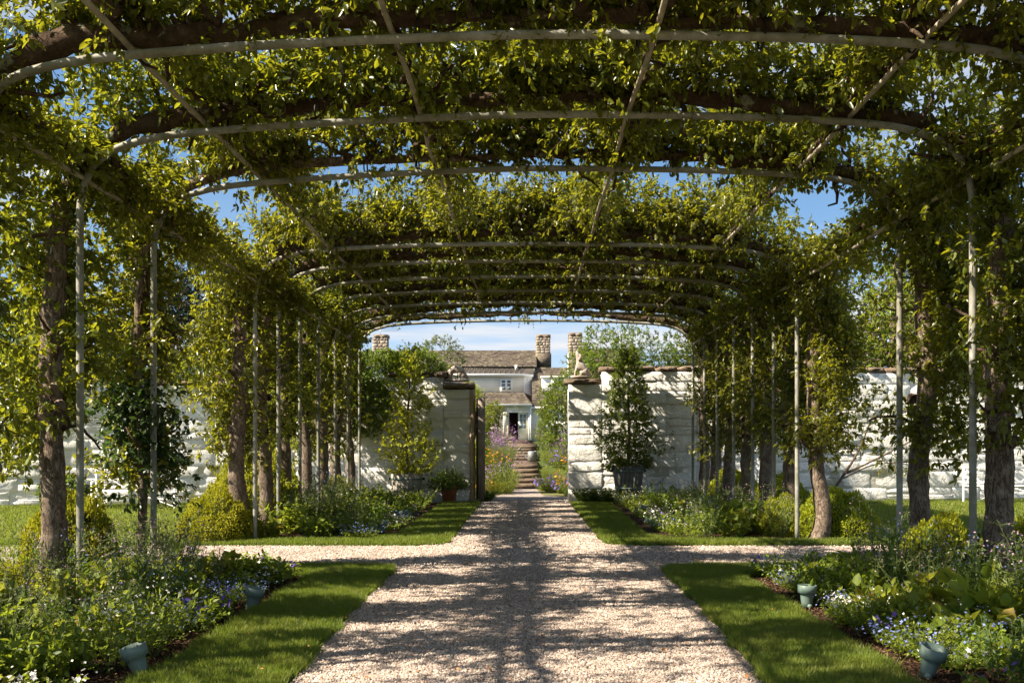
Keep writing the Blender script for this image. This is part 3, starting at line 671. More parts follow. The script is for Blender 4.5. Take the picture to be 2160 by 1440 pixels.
def tree_generic(name, label, loc, h, crown_c, crown_r, n, leaf, mat, trunk_r=.12, cat='tree', group=None, k=8, fine=False, shape='ball', tl=.25, wr=.006, seed=0):
    t = thing(name, label, cat, loc, 0, group); lv = MB(); wd = MB(); cz = crown_c[2]
    p, r = smoothpath([(0, 0, -.1), (rng.normal()*.05*h/5, rng.normal()*.03*h/5, h*.35), (crown_c[0]*.7, crown_c[1]*.7, h*.65), (crown_c[0], crown_c[1], h*.93)], [trunk_r*1.3, trunk_r, trunk_r*.7, trunk_r*.2], 14)
    tk = MB(); tube(tk, p, r, 9, .15, seed, freq=3); tk.build('trunk', MAT['bark'], t, True)
    if shape == 'cone':
        z = cz-crown_r[2]+2*crown_r[2]*rng.random(n)**1.35; fr = np.clip(1-(z-(cz-crown_r[2]))/(2*crown_r[2]), .04, 1); a = rng.random(n)*6.28
        fr = fr**.8*np.minimum(1, .45+2.8*(z-(cz-crown_r[2]))/(2*crown_r[2]))
        lob = 1+.3*np.sin(a*3+z*4)+.15*rng.normal(size=n); q = fr*lob*rng.random(n)**.45
        A = np.column_stack([crown_c[0]+crown_r[0]*q*np.cos(a), crown_c[1]+crown_r[1]*q*np.sin(a), z]); D = unit(np.column_stack([np.cos(a)*.8, np.sin(a)*.8, np.full(n, .7)])+rdir(n)*.5)
        tone = rng.random(n)
    else:
        nl = max(6, n//45); L0, d0 = scatter_ellipsoid(nl, crown_c, crown_r, .35); idx = rng.integers(0, nl, n)
        rr = np.array(crown_r)*.34; off, d1 = scatter_ellipsoid(n, (0, 0, 0), rr, .2); A = L0[idx]+off; D = unit(d1+d0[idx]*.6+rdir(n, .3)*.6)
        tone = rng.random(nl)[idx]
        base = np.array([(crown_c[0]*.6, crown_c[1]*.6, h*.5)])
        for q in L0[:18]:
            m = (base[0]+q)/2+rng.normal(size=3)*.1; pp = np.array([base[0], m, q]); tube(wd, pp, [trunk_r*.4, trunk_r*.25, trunk_r*.08], 5, .1, 1)
    foliage(lv, A, D, tl*(.6+.8*rng.random(n)), k, leaf, leaf*.5, wd, fine, .25, .9, wr, tone)
    lv.build('crown', MAT[mat], t); wd.build('branches', MAT['twig'], t); return t

# ------------------------------------------------------------------ white stone walls
rocks = [rock(s*1.37+.4, rough=.08+.045*(s % 4), edge=.07) for s in range(14)]
rock_me = [r.mesh('stone', MAT['white_stone'], True) for r in rocks]
def stone_wall(name, label, x0, y0, x1, y1, h, thick=.5, limit=300, start_near=True, mats='white_stone', capseg=None):
    L = math.hypot(x1-x0, y1-y0); ang = math.atan2(y1-y0, x1-x0); t = thing(name, label, 'wall', (x0, y0, 0), ang)
    mb = MB(); box(mb, 0, -.022, -.1, L, thick, h); mb.build('mortar', MAT['mortar'], t)
    spots = []; z = 0
    while z < h-.08:
        rh = random.choice([.18, .26, .32, .38, .44]); rh = min(rh, h-z); rh = h-z if h-z-rh < .1 else rh
        x = 0
        while x < L-.02:
            w = random.uniform(.35, .95)*(.8+rh); w = min(w, L-x); w = L-x if L-x-w < .15 else w
            if rh > .3 and random.random() < .3 and w > .3:
                s = random.uniform(.4, .6); spots.append((x+w/2, z+rh*s/2, w, rh*s)); spots.append((x+w/2, z+rh*s+rh*(1-s)/2, w, rh*(1-s)))
            else: spots.append((x+w/2, z+rh/2, w, rh))
            x += w
        z += rh
    spots.sort(key=lambda s: s[0]); extra = MB()
    for k, (x, z, w, rh) in enumerate(spots):
        i = random.randrange(14); dy = random.uniform(-.008, .012); th = random.uniform(.10, .17)
        rot = (random.uniform(-.04, .04), random.uniform(-.02, .02), random.uniform(-.03, .03))
        if k < limit: put('stone', rock_me[i], t, (x, dy+.02, z), rot, (w-.002, th, rh-.002))
        else:
            v = np.concatenate(rocks[i].v)*np.array([w-.012, th, rh-.012])+np.array([x, dy+.02, z]); g = MB(); extra.v.append(v); n0 = extra.n
            for f in rocks[i].f: extra.f.append(f+n0)
            extra.t += rocks[i].t; extra.r.append(np.full(len(v), .5, np.float32)); extra.n += len(v)
    if extra.n: extra.build('rubble_stones', MAT['white_stone'], t, True)['kind'] = 'stuff'
    return t, L
def caps(t, x0, x1, z, over=.09, thick=.5, h=.14, rag=.02):
    x = x0
    while x < x1-.05:
        w = min(random.uniform(.45, .85), x1-x); w = x1-x if x1-x-w < .2 else w
        mb = rock(random.random()*50, 1, 1, 1, rough=.12)
        me = mb.mesh('cap_stone', MAT['cap'], True); put('cap_stone', me, t, (x+w/2, thick/2-.02+random.uniform(-.015, .015), z+h/2+random.uniform(-.01, .01)), (0, random.uniform(-.02, .02), random.uniform(-.02, .02)), (w-.008, thick+2*over, h*random.uniform(.85, 1.15))); x += w
WY = 25.9
wr, L = stone_wall('stone_wall', 'low end pier of white painted stone right of the gateway, under the sitting dog statue', 1.10, WY, 1.96, WY, 3.03)
caps(wr, -.12, .87, 3.03, .1, h=.17)
# white ends facing the opening
wr2, L = stone_wall('stone_wall', 'tall white painted stone wall right of the gateway behind the dark planter', 1.97, WY+.003, 6.4, WY+.003, 3.36)
caps(wr2, -.06, L, 3.36, .08, h=.16)
wr3, L = stone_wall('stone_wall', 'white painted wall running off behind the right trees with a climbing rose', 6.4, WY+.003, 20, WY+2.3, 3.36)
caps(wr3, 0, 10, 3.36, .08, h=.16)
wl1, L = stone_wall('stone_wall', 'white painted stone end pier left of the gateway, under the sniffing dog statue', -2.15, WY, -1.47, WY, 2.9)
caps(wl1, -.1, .80, 2.9, .12, h=.19)
wl2, L = stone_wall('stone_wall', 'white painted stone wall behind the left potted tree', -6.0, WY+.003, -2.16, WY+.003, 3.22)
caps(wl2, 2.3, 3.95, 3.22, .08, h=.16)
wl3, L = stone_wall('stone_wall', 'white painted wall behind the left row of trees and the white bench', -18, 22.6, -6.0, WY+.003, 2.95)
caps(wl3, 2, 12, 2.95, .08, h=.14)
# gate
g = thing('wooden_gate', 'weathered wooden gate standing open inside the gateway', 'gate', (-1.29, WY-.14, 0))
mb = MB(); box(mb, -.01, .0, .06, .045, 1.3, 2.66); mb.build('gate_shaded_side', oldwood('shadow_toned_gate_wood', (.02, .015, .012), (.06, .045, .035)), g)  # left side of the gate, its shadow put into the wood colour
for k in range(5):
    mb = MB(); z1 = 2.68+random.uniform(-.015, .015); box(mb, .048, k*.262, .05, .048+(.17 if k == 0 else .09), k*.262+.256, z1); mb.build('board', MAT['gate_wood'], g)
gp2 = thing('gate_post', 'rough pale wooden post at the left side of the gateway', 'post', (-1.40, WY-.0, 0))
mb = MB(); p = [(rng.normal()*.008, rng.normal()*.006, z) for z in np.linspace(0, 2.9, 16)]; tube(mb, p, .085, 9, .25, 3, freq=3); mb.build('post', MAT['post_wood'], gp2, True)

# ------------------------------------------------------------------ dog statues
def skin_fig(name, pts, edges, mat, parent):
    me = bpy.data.meshes.new(name); me.from_pydata([p[:3] for p in pts], edges, []); me.materials.append(mat)
    o = put(name, me, parent); md = o.modifiers.new('skin', 'SKIN'); sk = me.skin_vertices[0].data
    for i, p in enumerate(pts):
        r = p[3]; sk[i].radius = (r, r) if not isinstance(r, tuple) else r
    sk[0].use_root = True
    ss = o.modifiers.new('sub', 'SUBSURF'); ss.levels = 2; ss.render_levels = 2
    md.use_smooth_shade = True
    return o
def plinth(parent, w, d, h):
    mb = rock(3.3, w, d, h, rough=.05); o = mb.build('plinth', MAT['statue'], parent, True); o.location = (0, 0, h/2)
d1 = thing('dog_statue', 'weathered stone statue of a dog sitting and howling with its muzzle raised', 'statue', (1.42, WY+.2, 3.21))
plinth(d1, .5, .3, .07)
pts = [(.12, 0, .17, .13), (.04, 0, .30, .115), (-.03, 0, .42, .09), (-.05, 0, .52, .065), (-.06, 0, .59, .075), (-.085, 0, .67, .045), (-.105, 0, .73, .028),
       (-.09, .05, .28, .05), (-.13, .06, .15, .032), (-.14, .06, .07, .03), (-.17, .06, .065, .028), (-.09, -.05, .28, .05), (-.13, -.06, .15, .032), (-.14, -.06, .07, .03), (-.17, -.06, .065, .028),
       (.10, .09, .14, .07), (.0, .11, .13, .05), (.03, .11, .075, .03), (-.05, .11, .07, .028), (.10, -.09, .14, .07), (.0, -.11, .13, .05), (.03, -.11, .075, .03), (-.05, -.11, .07, .028), (.22, 0, .10, .03), (.30, .02, .08, .018)]
ed = [(0, 1), (1, 2), (2, 3), (3, 4), (4, 5), (5, 6), (1, 7), (7, 8), (8, 9), (9, 10), (1, 11), (11, 12), (12, 13), (13, 14), (0, 15), (15, 16), (16, 17), (17, 18), (0, 19), (19, 20), (20, 21), (21, 22), (0, 23), (23, 24)]
skin_fig('body', pts, ed, MAT['statue'], d1)
for s in (-1, 1):
    mb = MB(); tube(mb, [(-.02, s*.06, .63), (.01, s*.085, .57), (-.02, s*.09, .50), (-.05, s*.085, .44)], [.02, .035, .04, .01], 8); o = mb.build('ear', MAT['statue'], d1, True)
d2 = thing('dog_statue', 'weathered stone statue of a dog standing with its nose down to the slab', 'statue', (-1.80, WY+.2, 3.12))
plinth(d2, .62, .3, .06)
pts = [(-.17, 0, .31, .105), (-.07, 0, .385, .112), (.03, 0, .36, .108), (.11, 0, .27, .08), (.19, 0, .18, .066), (.25, 0, .10, .045), (.31, 0, .06, .028),
       (-.20, .07, .20, .065), (-.17, .08, .12, .035), (-.20, .08, .06, .03), (-.16, .08, .055, .028), (-.20, -.07, .20, .065), (-.17, -.08, .12, .035), (-.20, -.08, .06, .03), (-.16, -.08, .055, .028),
       (.03, .07, .22, .055), (.01, .075, .13, .035), (.01, .075, .06, .03), (.04, .075, .055, .028), (.05, -.07, .22, .055), (.06, -.075, .13, .035), (.06, -.075, .06, .03), (.09, -.075, .055, .028), (-.26, 0, .22, .035), (-.27, .01, .12, .02)]
ed = [(0, 1), (1, 2), (2, 3), (3, 4), (4, 5), (5, 6), (0, 7), (7, 8), (8, 9), (9, 10), (0, 11), (11, 12), (12, 13), (13, 14), (2, 15), (15, 16), (16, 17), (17, 18), (2, 19), (19, 20), (20, 21), (21, 22), (0, 23), (23, 24)]
skin_fig('body', pts, ed, MAT['statue'], d2)
for s in (-1, 1):
    mb = MB(); tube(mb, [(.12, s*.06, .22), (.15, s*.09, .17), (.17, s*.09, .10)], [.02, .04, .012], 8); mb.build('ear', MAT['statue'], d2, True)

# ------------------------------------------------------------------ planters with trees
def barrel(loc, label, mat, r0=.31, r1=.41, h=.72, n=22):
    t = thing('barrel_planter', label, 'planter', loc)
    st = MB(); a = math.pi/n*.96
    v = [(r0*math.cos(-a), r0*math.sin(-a), 0), (r0*math.cos(a), r0*math.sin(a), 0), (r1*math.cos(a), r1*math.sin(a), h), (r1*math.cos(-a), r1*math.sin(-a), h)]
    v2 = [(x*.93, y*.93, z) for x, y, z in v]; st.add(v+v2, np.array([(0, 1, 2, 3), (5, 4, 7, 6), (3, 2, 6, 7), (0, 3, 7, 4), (1, 5, 6, 2), (0, 4, 5, 1)])); me = st.mesh('stave', mat)
    for k in range(n): put('stave', me, t, (0, 0, random.uniform(-.008, .008)), (0, 0, 2*math.pi*k/n))
    for z in (.16, h-.13):
        r = r0+(r1-r0)*z/h+.006; mb = MB(); lathe(mb, [(r, z-.02), (r+.006, z-.02), (r+.009, z+.02), (r, z+.02)], 24); mb.build('hoop', MAT['fixture'], t)
    mb = MB(); a = np.linspace(0, 2*math.pi, 20)[:-1]; mb.add([(.37*math.cos(q), .37*math.sin(q), h-.07) for q in a], [tuple(range(19))]); mb.build('soil', MAT['mulch'], t)
    for s in (-1, 1): mb = MB(); box(mb, s*(r1-.02), -.04, h-.16, s*(r1+.04), .04, h-.10); mb.build('handle', MAT['black'], t)
    return t
barrel((-3.02, 25.2, .02), 'grey wooden tub planter left of the gateway holding the golden-leaved tree', MAT['barrel'])
barrel((2.58, 25.2, .22), 'dark wooden tub planter right of the gateway holding the dark green tree', MAT['dark_barrel'])
tree_generic('potted_tree', 'golden-leaved slender tree growing in the left tub', (-3.02, 25.2, .65), 3.2, (.08, 0, 1.65), (.74, .42, 1.6), 480, .085, 'golden_leaf', .035, k=9, shape='cone', tl=.3, wr=.004, fine=True)
tree_generic('potted_tree', 'dark green slender tree growing in the right tub', (2.58, 25.2, .85), 2.9, (0, 0, 1.45), (.86, .5, 1.5), 900, .078, 'ivy_leaf', .035, k=10, shape='cone', tl=.24, wr=.004, fine=True)
t = thing('terracotta_pot', 'terracotta pot beside the left gate pier', 'pot', (-1.95, 25.2, 0)); mb = MB()
lathe(mb, [(0, 0), (.15, 0), (.21, .34), (.235, .34), (.235, .41), (.205, .41), (.19, .36), (0, .36)], 24); mb.build('pot_body', MAT['terracotta'], t, False)
t = thing('potted_fern', 'feathery dark green plant spilling over the terracotta pot', 'plant', (-1.95, 25.2, .36)); lv = MB(); wd = MB(); n = 150
A = np.column_stack([rng.normal(size=n)*.05, rng.normal(size=n)*.05, np.zeros(n)]); D = unit(rdir(n, .4)*[1, 1, .8]); D[:, 2] = np.abs(D[:, 2])+.05
foliage(lv, A+D*.1, D, .26+.25*rng.random(n), 18, .05, .024, wd, False, .3, .9); foliage(lv, A+D*.3, D, .25, 14, .05, .024, None, False, .5, .9)
lv.build('foliage', MAT['bed_dark'], t); wd.build('stems', MAT['stem'], t)

# growth over the walls, trees behind them
def climb(name, label, spots, n, leaf, mat, cat='climber', stems=()):
    t = thing(name, label, cat, spots[0][:3]); o = np.array(spots[0][:3]); lv = MB(); wd = MB()
    for (x, y, z, rx, ry, rz, w) in spots:
        m = int(n*w); A, d = scatter_ellipsoid(m, np.array((x, y, z))-o, (rx, ry, rz), .3); tone = np.array([mnoise.noise(Vector(q)*2)*.9+.5 for q in A])
        foliage(lv, A, unit(d+rdir(m, .2)*.8), .2, 8, leaf, leaf*.6, wd, False, .3, .9, .004, np.clip(tone, 0, 1))
    lv.build('foliage', MAT[mat], t)
    for pts, r in stems:
        p, rr = smoothpath([np.array(q)-o for q in pts], np.linspace(r, r*.45, len(pts)), 20); tube(wd, p, rr, 7, .2, 2)
    wd.build('stems', MAT['twig'], t); return t
climb('climbing_shrub', 'bright green climber heaped over the wall top behind the left potted tree', [(-3.9, 26.3, 3.3, .9, .5, .6, 1), (-2.9, 26.35, 3.45, .7, .4, .45, .6), (-4.2, 25.5, 2.5, .7, .22, .7, .5), (-4.9, 26.1, 3.2, .8, .5, .7, .8)], 900, .08, 'ivy_leaf')
climb('grey_shrub', 'thin grey-green shrub showing above the wall between climber and left dog statue', [(-2.35, 27.5, 3.8, .6, .5, .6, 1)], 350, .06, 'grey_leaf', 'shrub')
tree_generic('garden_tree', 'airy green tree behind the wall right of the sitting dog', (2.6, 28.2, 0), 4.9, (.1, 0, 3.6), (1.25, 1.0, 1.25), 1500, .085, 'ivy_leaf', .07, k=8, tl=.25)
tree_generic('garden_tree', 'second green tree behind the right wall further along', (5.0, 29.5, 0), 5.0, (.1, 0, 3.6), (1.5, 1.1, 1.4), 1300, .09, 'tree_leaf', .08, k=8, tl=.25)
climb('climbing_rose', 'sparse climbing rose with bare arching stems on the right wall', [(9.8, 25.75, .95, .7, .1, .28, .5), (10.3, 25.8, 2.1, 1.0, .12, .7, 1), (8.9, 25.7, 2.5, .8, .1, .5, .6), (11.5, 26.1, 2.4, .8, .1, .6, .6)], 120, .06, 'crab_leaf',
      stems=[([(7.6, 25.3, 0), (8.0, 25.4, .55), (8.5, 25.5, 1.3), (8.9, 25.6, 2.2)], .045), ([(8.2, 25.45, .75), (9.2, 25.6, 1.2), (10.4, 25.8, 1.8), (11.6, 26, 2.5)], .03), ([(8.05, 25.4, .6), (9.1, 25.6, .98), (10.6, 25.85, .9)], .02), ([(7.65, 25.3, 0), (7.55, 25.4, 1.2), (7.9, 25.4, 2.2)], .035), ([(8.45, 25.5, 1.1), (8.1, 25.5, 1.5)], .025)])
climb('climbing_vine', 'twisted dark vine on the white wall at the far left', [(-12.0, 23.2, 2.0, .8, .2, .7, 1), (-11.2, 23.5, 2.5, .8, .2, .5, .7)], 220, .09, 'ivy_leaf',
      stems=[([(-12.4, 23.0, 0), (-12.5, 23.1, .5), (-12.2, 23.1, .9), (-12.35, 23.15, 1.4), (-11.9, 23.3, 2)], .06), ([(-12.3, 23.05, .85), (-11.9, 23.1, .75), (-11.6, 23.2, .95)], .035)])
climb('climbing_vine', 'tangled brown vine stems on the white wall behind the fourth left trunk', [(-6.9, 24.9, 2.5, .9, .2, .5, 1)], 260, .09, 'ivy_leaf',
      stems=[([(-6.9+.1*k, 24.85, 0), (-6.8+.12*k, 24.85, .5), (-7.0+.15*k, 24.85, 1.1), (-6.7+.1*k, 24.9, 1.8), (-6.9+.1*k, 24.95, 2.5)], .035) for k in range(5)])
climb('wall_top_hedge', 'yellow green leafy growth above the left white wall', [(-9.5, 25.5, 3.1, 1.7, .5, .7, 1), (-12.5, 24.6, 3.1, 1.7, .5, .6, .9), (-6.7, 26.2, 3.2, 1.2, .5, .6, .6)], 900, .09, 'bright_leaf', 'hedge')
climb('strappy_plant', 'dark spiky clump at the foot of the wall on the far left', [(-10.8, 23.3, .3, .45, .3, .35, 1)], 180, .14, 'bed_dark', 'plant')
bg = [('dark_conifer', 'dark tree beyond the wall between the left trees', (-16.5, 46, 0), 10, (0, 0, 6), (2.9, 2.4, 4.2), 1500, .2, 'conifer'),
      ('background_tree', 'tall green tree beyond the wall at the far left', (-27, 48, 0), 12, (0, 0, 7), (5.5, 4, 5), 1500, .26, 'tree_leaf'),
      ('background_tree', 'rounded green tree beyond the left wall', (-21.5, 40, 0), 8, (0, 0, 4.5), (3.5, 3, 3.2), 1300, .22, 'tree_leaf'),
      ('background_tree', 'bright green tree beyond the wall between the leaning trunk and third right trunk', (14.8, 40, 0), 9.5, (0, 0, 5.5), (3.4, 3, 3.7), 1700, .2, 'bright_leaf'),
      ('background_tree', 'dark tree beyond the right wall', (21, 46, 0), 11, (0, 0, 6.5), (4.5, 3.5, 4.5), 1500, .25, 'conifer'),
      ('background_tree', 'tall green tree beyond the wall at the far right', (26, 42, 0), 11, (0, 0, 6.5), (4, 3.5, 4.5), 1300, .24, 'tree_leaf'),
      ('background_tree', 'green tree beyond the wall behind the right potted tree', (8.7, 34, 0), 6.2, (0, 0, 4.0), (2.3, 2.0, 2.2), 1300, .14, 'tree_leaf'),
      ('background_tree', 'green tree beyond the wall behind the left trees', (-9.0, 34, 0), 6.0, (0, 0, 3.9), (2.6, 2.0, 2.1), 1300, .14, 'tree_leaf')]
for nm, lb, lc, h, cc, cr, n, lf, mt in bg: tree_generic(nm, lb, lc, h, cc, cr, int(n*1.6), lf, mt, .27, k=8, tl=.6, wr=.02)

# ------------------------------------------------------------------ white benches
def bench(loc, rz, label, w=1.7, lattice=False):
    t = thing('garden_bench', label, 'bench', loc, rz, 'white garden benches at the wall'); mt = MAT['white_paint']
    for x in (-w/2, w/2):
        for y, h in ((-.28, .62), (.2, .92)):
            mb = MB(); tube(mb, [(x, y, 0), (x, y, h)], .025, 8); mb.build('leg', mt, t)
        mb = MB(); tube(mb, [(x, -.34, .58), (x, -.28, .64), (x, 0, .65), (x, .2, .64)], .022, 8); mb.build('armrest', mt, t)
    for k in range(5): mb = MB(); box(mb, -w/2, -.28+k*.095, .42, w/2, -.20+k*.095, .44); mb.build('seat_slat', mt, t)
    mb = MB(); tube(mb, [(-w/2, .2, .9), (w/2, .2, .9)], .025, 8); mb.build('back_rail', mt, t)
    mb = MB(); tube(mb, [(-w/2, .2, .5), (w/2, .2, .5)], .02, 8); mb.build('back_rail', mt, t)
    n = 3 if not lattice else 4
    for k in range(n):
        a, b = -w/2+w*k/n, -w/2+w*(k+1)/n
        for p, q in (((a, .2, .5), (b, .2, .9)), ((b, .2, .5), (a, .2, .9))): mb = MB(); tube(mb, [p, q], .012, 6); mb.build('lattice_bar', mt, t)
    for p, q in (((-w/2, -.26, .05), (0, -.26, .4)), ((w/2, -.26, .05), (0, -.26, .4))): mb = MB(); tube(mb, [p, q], .014, 6); mb.build('brace', mt, t)
bench((-9.1, 23.2, -.02), R(12), 'white garden bench against the wall behind the left trees', 1.8)
bench((12.4, 25.7, -.02), R(11), 'white lattice-backed bench against the wall at the far right', 2.2, True)

# ------------------------------------------------------------------ landscape spotlights
def spot(x, y, tilt, rz, label, s=1.0):
    t = thing('garden_spotlight', label, 'spotlight', (x, y, .0), rz, 'green garden spotlights along the bed edges'); t.scale = (s, s, s)
    mb = MB(); lathe(mb, [(0, -.06), (.012, -.06), (.02, .03), (.02, .05)], 10); mb.build('stake', MAT['fixture'], t)
    mb = MB(); lathe(mb, [(.0, -.02), (.046, -.02), (.052, .03), (.058, .07), (.060, .095), (.072, .115)], 8); b = mb.build('lamp_body', MAT['fixture'], t); b.location = (0, 0, .03); b.rotation_euler = (tilt[0], tilt[1], 0)
    mb = MB(); lathe(mb, [(.070, .112), (.084, .114), (.087, .185), (.080, .187), (.077, .14)], 10); c = mb.build('lamp_hood', MAT['fixture'], b)
    mb = MB(); mb.add([(.075*math.cos(q), .075*math.sin(q), .135) for q in np.linspace(0, 6.283, 13)[:-1]], [tuple(range(12))]); mb.build('lens', MAT['glass'], b)
    mb = MB(); tube(mb, [(.0, -.05, .03), (.0, -.075, .03)], .022, 8); mb.build('knuckle', MAT['fixture'], t)
spot(-2.47, 6.38, (0, R(-16)), .3, 'green spotlight tilted left at the bottom left bed edge, nearest on that side')
spot(-2.46, 8.9, (0, R(12)), .1, 'green spotlight leaning right on bare mulch in the near left bed')
spot(-2.42, 16.6, (0, R(10)), 0, 'green spotlight beside purple flowers in the far left bed')
spot(-2.34, 19.2, (0, R(-8)), 0, 'small green spotlight among flowers further along the far left bed')
spot(2.55, 9.05, (0, R(2)), .2, 'green spotlight standing upright beside white flowers in the near right bed')
spot(2.56, 6.36, (R(8), R(14)), -.3, 'green spotlight leaning right at the bottom right bed edge, nearest on that side')
spot(2.45, 20.8, (0, R(5)), 0, 'small green spotlight half hidden in the far right bed')

# ------------------------------------------------------------------ bed plants
def plant_parts(kind, v):
    lv = MB(); st = MB(); fl = []; P = []
    def stems(n, rad, h, up=1.6, lean=.5):
        a = rng.random(n)*6.28; q = rad*np.sqrt(rng.random(n)); A = np.column_stack([q*np.cos(a)*.5, q*np.sin(a)*.5, np.zeros(n)])
        D = unit(np.column_stack([np.cos(a)*lean, np.sin(a)*lean, np.full(n, up)])+rng.normal(size=(n, 3))*.25); return A, D, h*(.6+.5*rng.random(n))
    def flowers(Pp, size, mat, petals=5, spread=.5):
        mb = MB(); n = len(Pp); Nn = unit(rng.normal(size=(n, 3))*.5+np.array([-.1, -.5, .8]))
        a0 = rng.random(n)*6.28; X = unit(np.cross(Nn, rdir(n))); Y = np.cross(Nn, X); rr = rng.random(n)
        for k in range(petals):
            a = a0+2*math.pi*k/petals; d = X*np.cos(a)[:, None]+Y*np.sin(a)[:, None]+Nn*.25
            leaves(mb, Pp, d, Nn, size*(.8+.4*rr), size*.75, False, rr, .1, .05)
        fl.append((mb, mat))
    lm = 'bed_leaf'
    if kind == 'leafy':
        A, D, h = stems(34, .3, .5); foliage(lv, A, D, h, 26, .075, .042, st, True, .15, 1.0, .004)
    elif kind == 'dark_leafy':
        lm = 'bed_dark'; A, D, h = stems(40, .32, .42); foliage(lv, A, D, h, 24, .07, .035, st, True, .15, 1.0, .004)
    elif kind == 'lime':
        lm = 'lime_leaf'; A, D, h = stems(26, .28, .42, 1.3, .7); foliage(lv, A, D, h, 7, .125, .095, st, True, .25, .9, .004)
    elif kind == 'broad':
        lm = 'bed_leaf'; A, D, h = stems(24, .3, .5, 1.3, .6); foliage(lv, A, D, h, 9, .11, .062, st, True, .3, .9, .005)
    elif kind == 'lobelia':
        A, D, h = stems(60, .3, .24, 1, 1.0); foliage(lv, A, D, h, 18, .026, .012, st, False, .1, 1, .0025)
        P = A+D*h[:, None]; P = np.repeat(P, 6, 0)+rng.normal(size=(len(P)*6, 3))*[.05, .05, .025]; flowers(P[::2], .010, 'petal_blue', 4)
    elif kind == 'pansy' or kind == 'white':
        A, D, h = stems(34, .25, .22, 1, .9); foliage(lv, A, D, h, 14, .045, .026, st, False, .1, 1, .003)
        P = A+D*h[:, None]*1.1; flowers(P[:13 if kind == 'pansy' else 14], .026 if kind == 'pansy' else .022, 'petal_purple' if kind == 'pansy' else 'petal_white', 5)
        if kind == 'white': flowers(np.repeat(P[:16], 3, 0)+rng.normal(size=(48, 3))*.04, .010, 'petal_white', 4)
    elif kind == 'wispy':
        lm = 'grey_leaf'; A, D, h = stems(16, .25, .82, 2.2, .55); foliage(lv, A, D, h, 22, .05, .014, st, False, -.1, .9, .0035)
        B = A+D*h[:, None]; B[:, 2] -= .15*h; n = len(B)
        T = np.repeat(B, 4, 0); T2 = T+rdir(len(T), .6)*.12; bars(st, T, T2, .0018, .001); foliage(lv, T, unit(T2-T), .1, 4, .03, .01, None, False, 0, .9)
        flowers(T2, .010, 'petal_pink', 5)
    elif kind == 'spires':
        lm = 'bed_dark'; A, D, h = stems(22, .28, .75, 2.0, .6); foliage(lv, A, D, h, 20, .085, .022, st, True, -.05, .9, .004)
        P = A+D*h[:, None]*.98; P = np.repeat(P, 3, 0)+rng.normal(size=(len(P)*3, 3))*.035; flowers(P, .009, 'petal_blue', 5)
    elif kind == 'gaura':
        lm = 'bed_leaf'; A, D, h = stems(30, .3, .5, 1.4, .8); foliage(lv, A, D, h, 16, .05, .018, st, False, .05, .9, .0025)
        P = A+D*h[:, None]; P = np.repeat(P[:12], 3, 0)+rng.normal(size=(36, 3))*.04; flowers(P, .011, 'petal_white', 4)
    elif kind == 'verbena':
        lm = 'grey_leaf'; A, D, h = stems(40, .4, 1.0, 1.6, .6); foliage(lv, A, D, h, 14, .06, .016, st, False, 0, .9, .004)
        P = A+D*h[:, None]; P = np.repeat(P, 5, 0)+rng.normal(size=(len(P)*5, 3))*.05; flowers(P[::2], .026, 'petal_magenta', 4)
    elif kind == 'cosmos':
        A, D, h = stems(50, .42, .8, 1.2, .8); foliage(lv, A, D, h, 20, .06, .02, st, False, .1, .9, .004)
        P = A+D*h[:, None]; flowers(P[:34], .05, 'petal_orange', 5); 
    elif kind == 'cranesbill':
        A, D, h = stems(55, .45, .6, 1, 1.0); foliage(lv, A, D, h, 20, .06, .035, st, False, .1, .9, .004)
        P = np.repeat(A+D*h[:, None], 2, 0)+rng.normal(size=(110, 3))*.06; flowers(P, .04, 'petal_purple', 5)
    elif kind == 'feather':
        lm = 'lime_leaf'; A, D, h = stems(70, .4, .85, 1.6, .7); foliage(lv, A, D, h, 22, .08, .012, st, False, -.1, .8, .003)
    P = {'foliage': (lv, lm)}
    root = bpy.data.objects.new(kind+'_plant', None)
    out = [('foliage', lv.mesh('foliage', MAT[lm])), ('stems', st.mesh('stems', MAT['stem']))]
    for mb, mt in fl: out.append(('flowers', mb.mesh('flowers', MAT[mt])))
    return out
DESC = {'leafy': ('leafy_perennial', 'green bushy leafy plant'), 'dark_leafy': ('leafy_perennial', 'dark green dense leafy plant'), 'lime': ('lime_perennial', 'yellow-green broad-leaved plant'),
        'broad': ('broadleaf_perennial', 'large pointed-leaf green plant'), 'lobelia': ('lobelia', 'tiny blue flowers mound'), 'pansy': ('pansy', 'low plant with violet flowers'),
        'white': ('white_phlox', 'low plant with white flowers'), 'wispy': ('wispy_perennial', 'wispy tall pink-flowered plant'), 'spires': ('narrow_leaf_perennial', 'tall dark narrow-leaved plant'),
        'gaura': ('white_gaura', 'airy white-dotted plant'), 'verbena': ('purple_verbena', 'airy purple-flowered plant'), 'cosmos': ('orange_cosmos', 'orange-flowered bushy plant'),
        'cranesbill': ('violet_cranesbill', 'violet-flowered spreading plant'), 'feather': ('feathery_plant', 'feathery yellow-green plant')}
PM = {k: [plant_parts(k, v) for v in range(2)] for k in DESC}
PL = []
def plant(kind, x, y, where, s=1.0, z=0.0, group=None):
    nm, d = DESC[kind]; t = thing(nm, d+' '+where, 'plant', (x, y, z), random.uniform(0, 6.28), group or 'flower bed plants'); PL.append((t, d)); s *= random.uniform(.85, 1.18); t.scale = (s, s, s*random.uniform(.9, 1.1))
    for n, me in random.choice(PM[kind]):
        o = put(n, me, t)
        if n == 'flowers': o['kind'] = 'stuff'
    return t
SPOTS = [(-2.47, 6.38), (-2.46, 8.9), (2.55, 9.05), (2.56, 6.36)]
HN = lambda y: ['', '', 'first', 'second', 'third', 'fourth', 'fifth', 'sixth', 'seventh', 'eighth', 'ninth', 'tenth'][min(range(2, 12), key=lambda i: abs(AY[i]-y))]
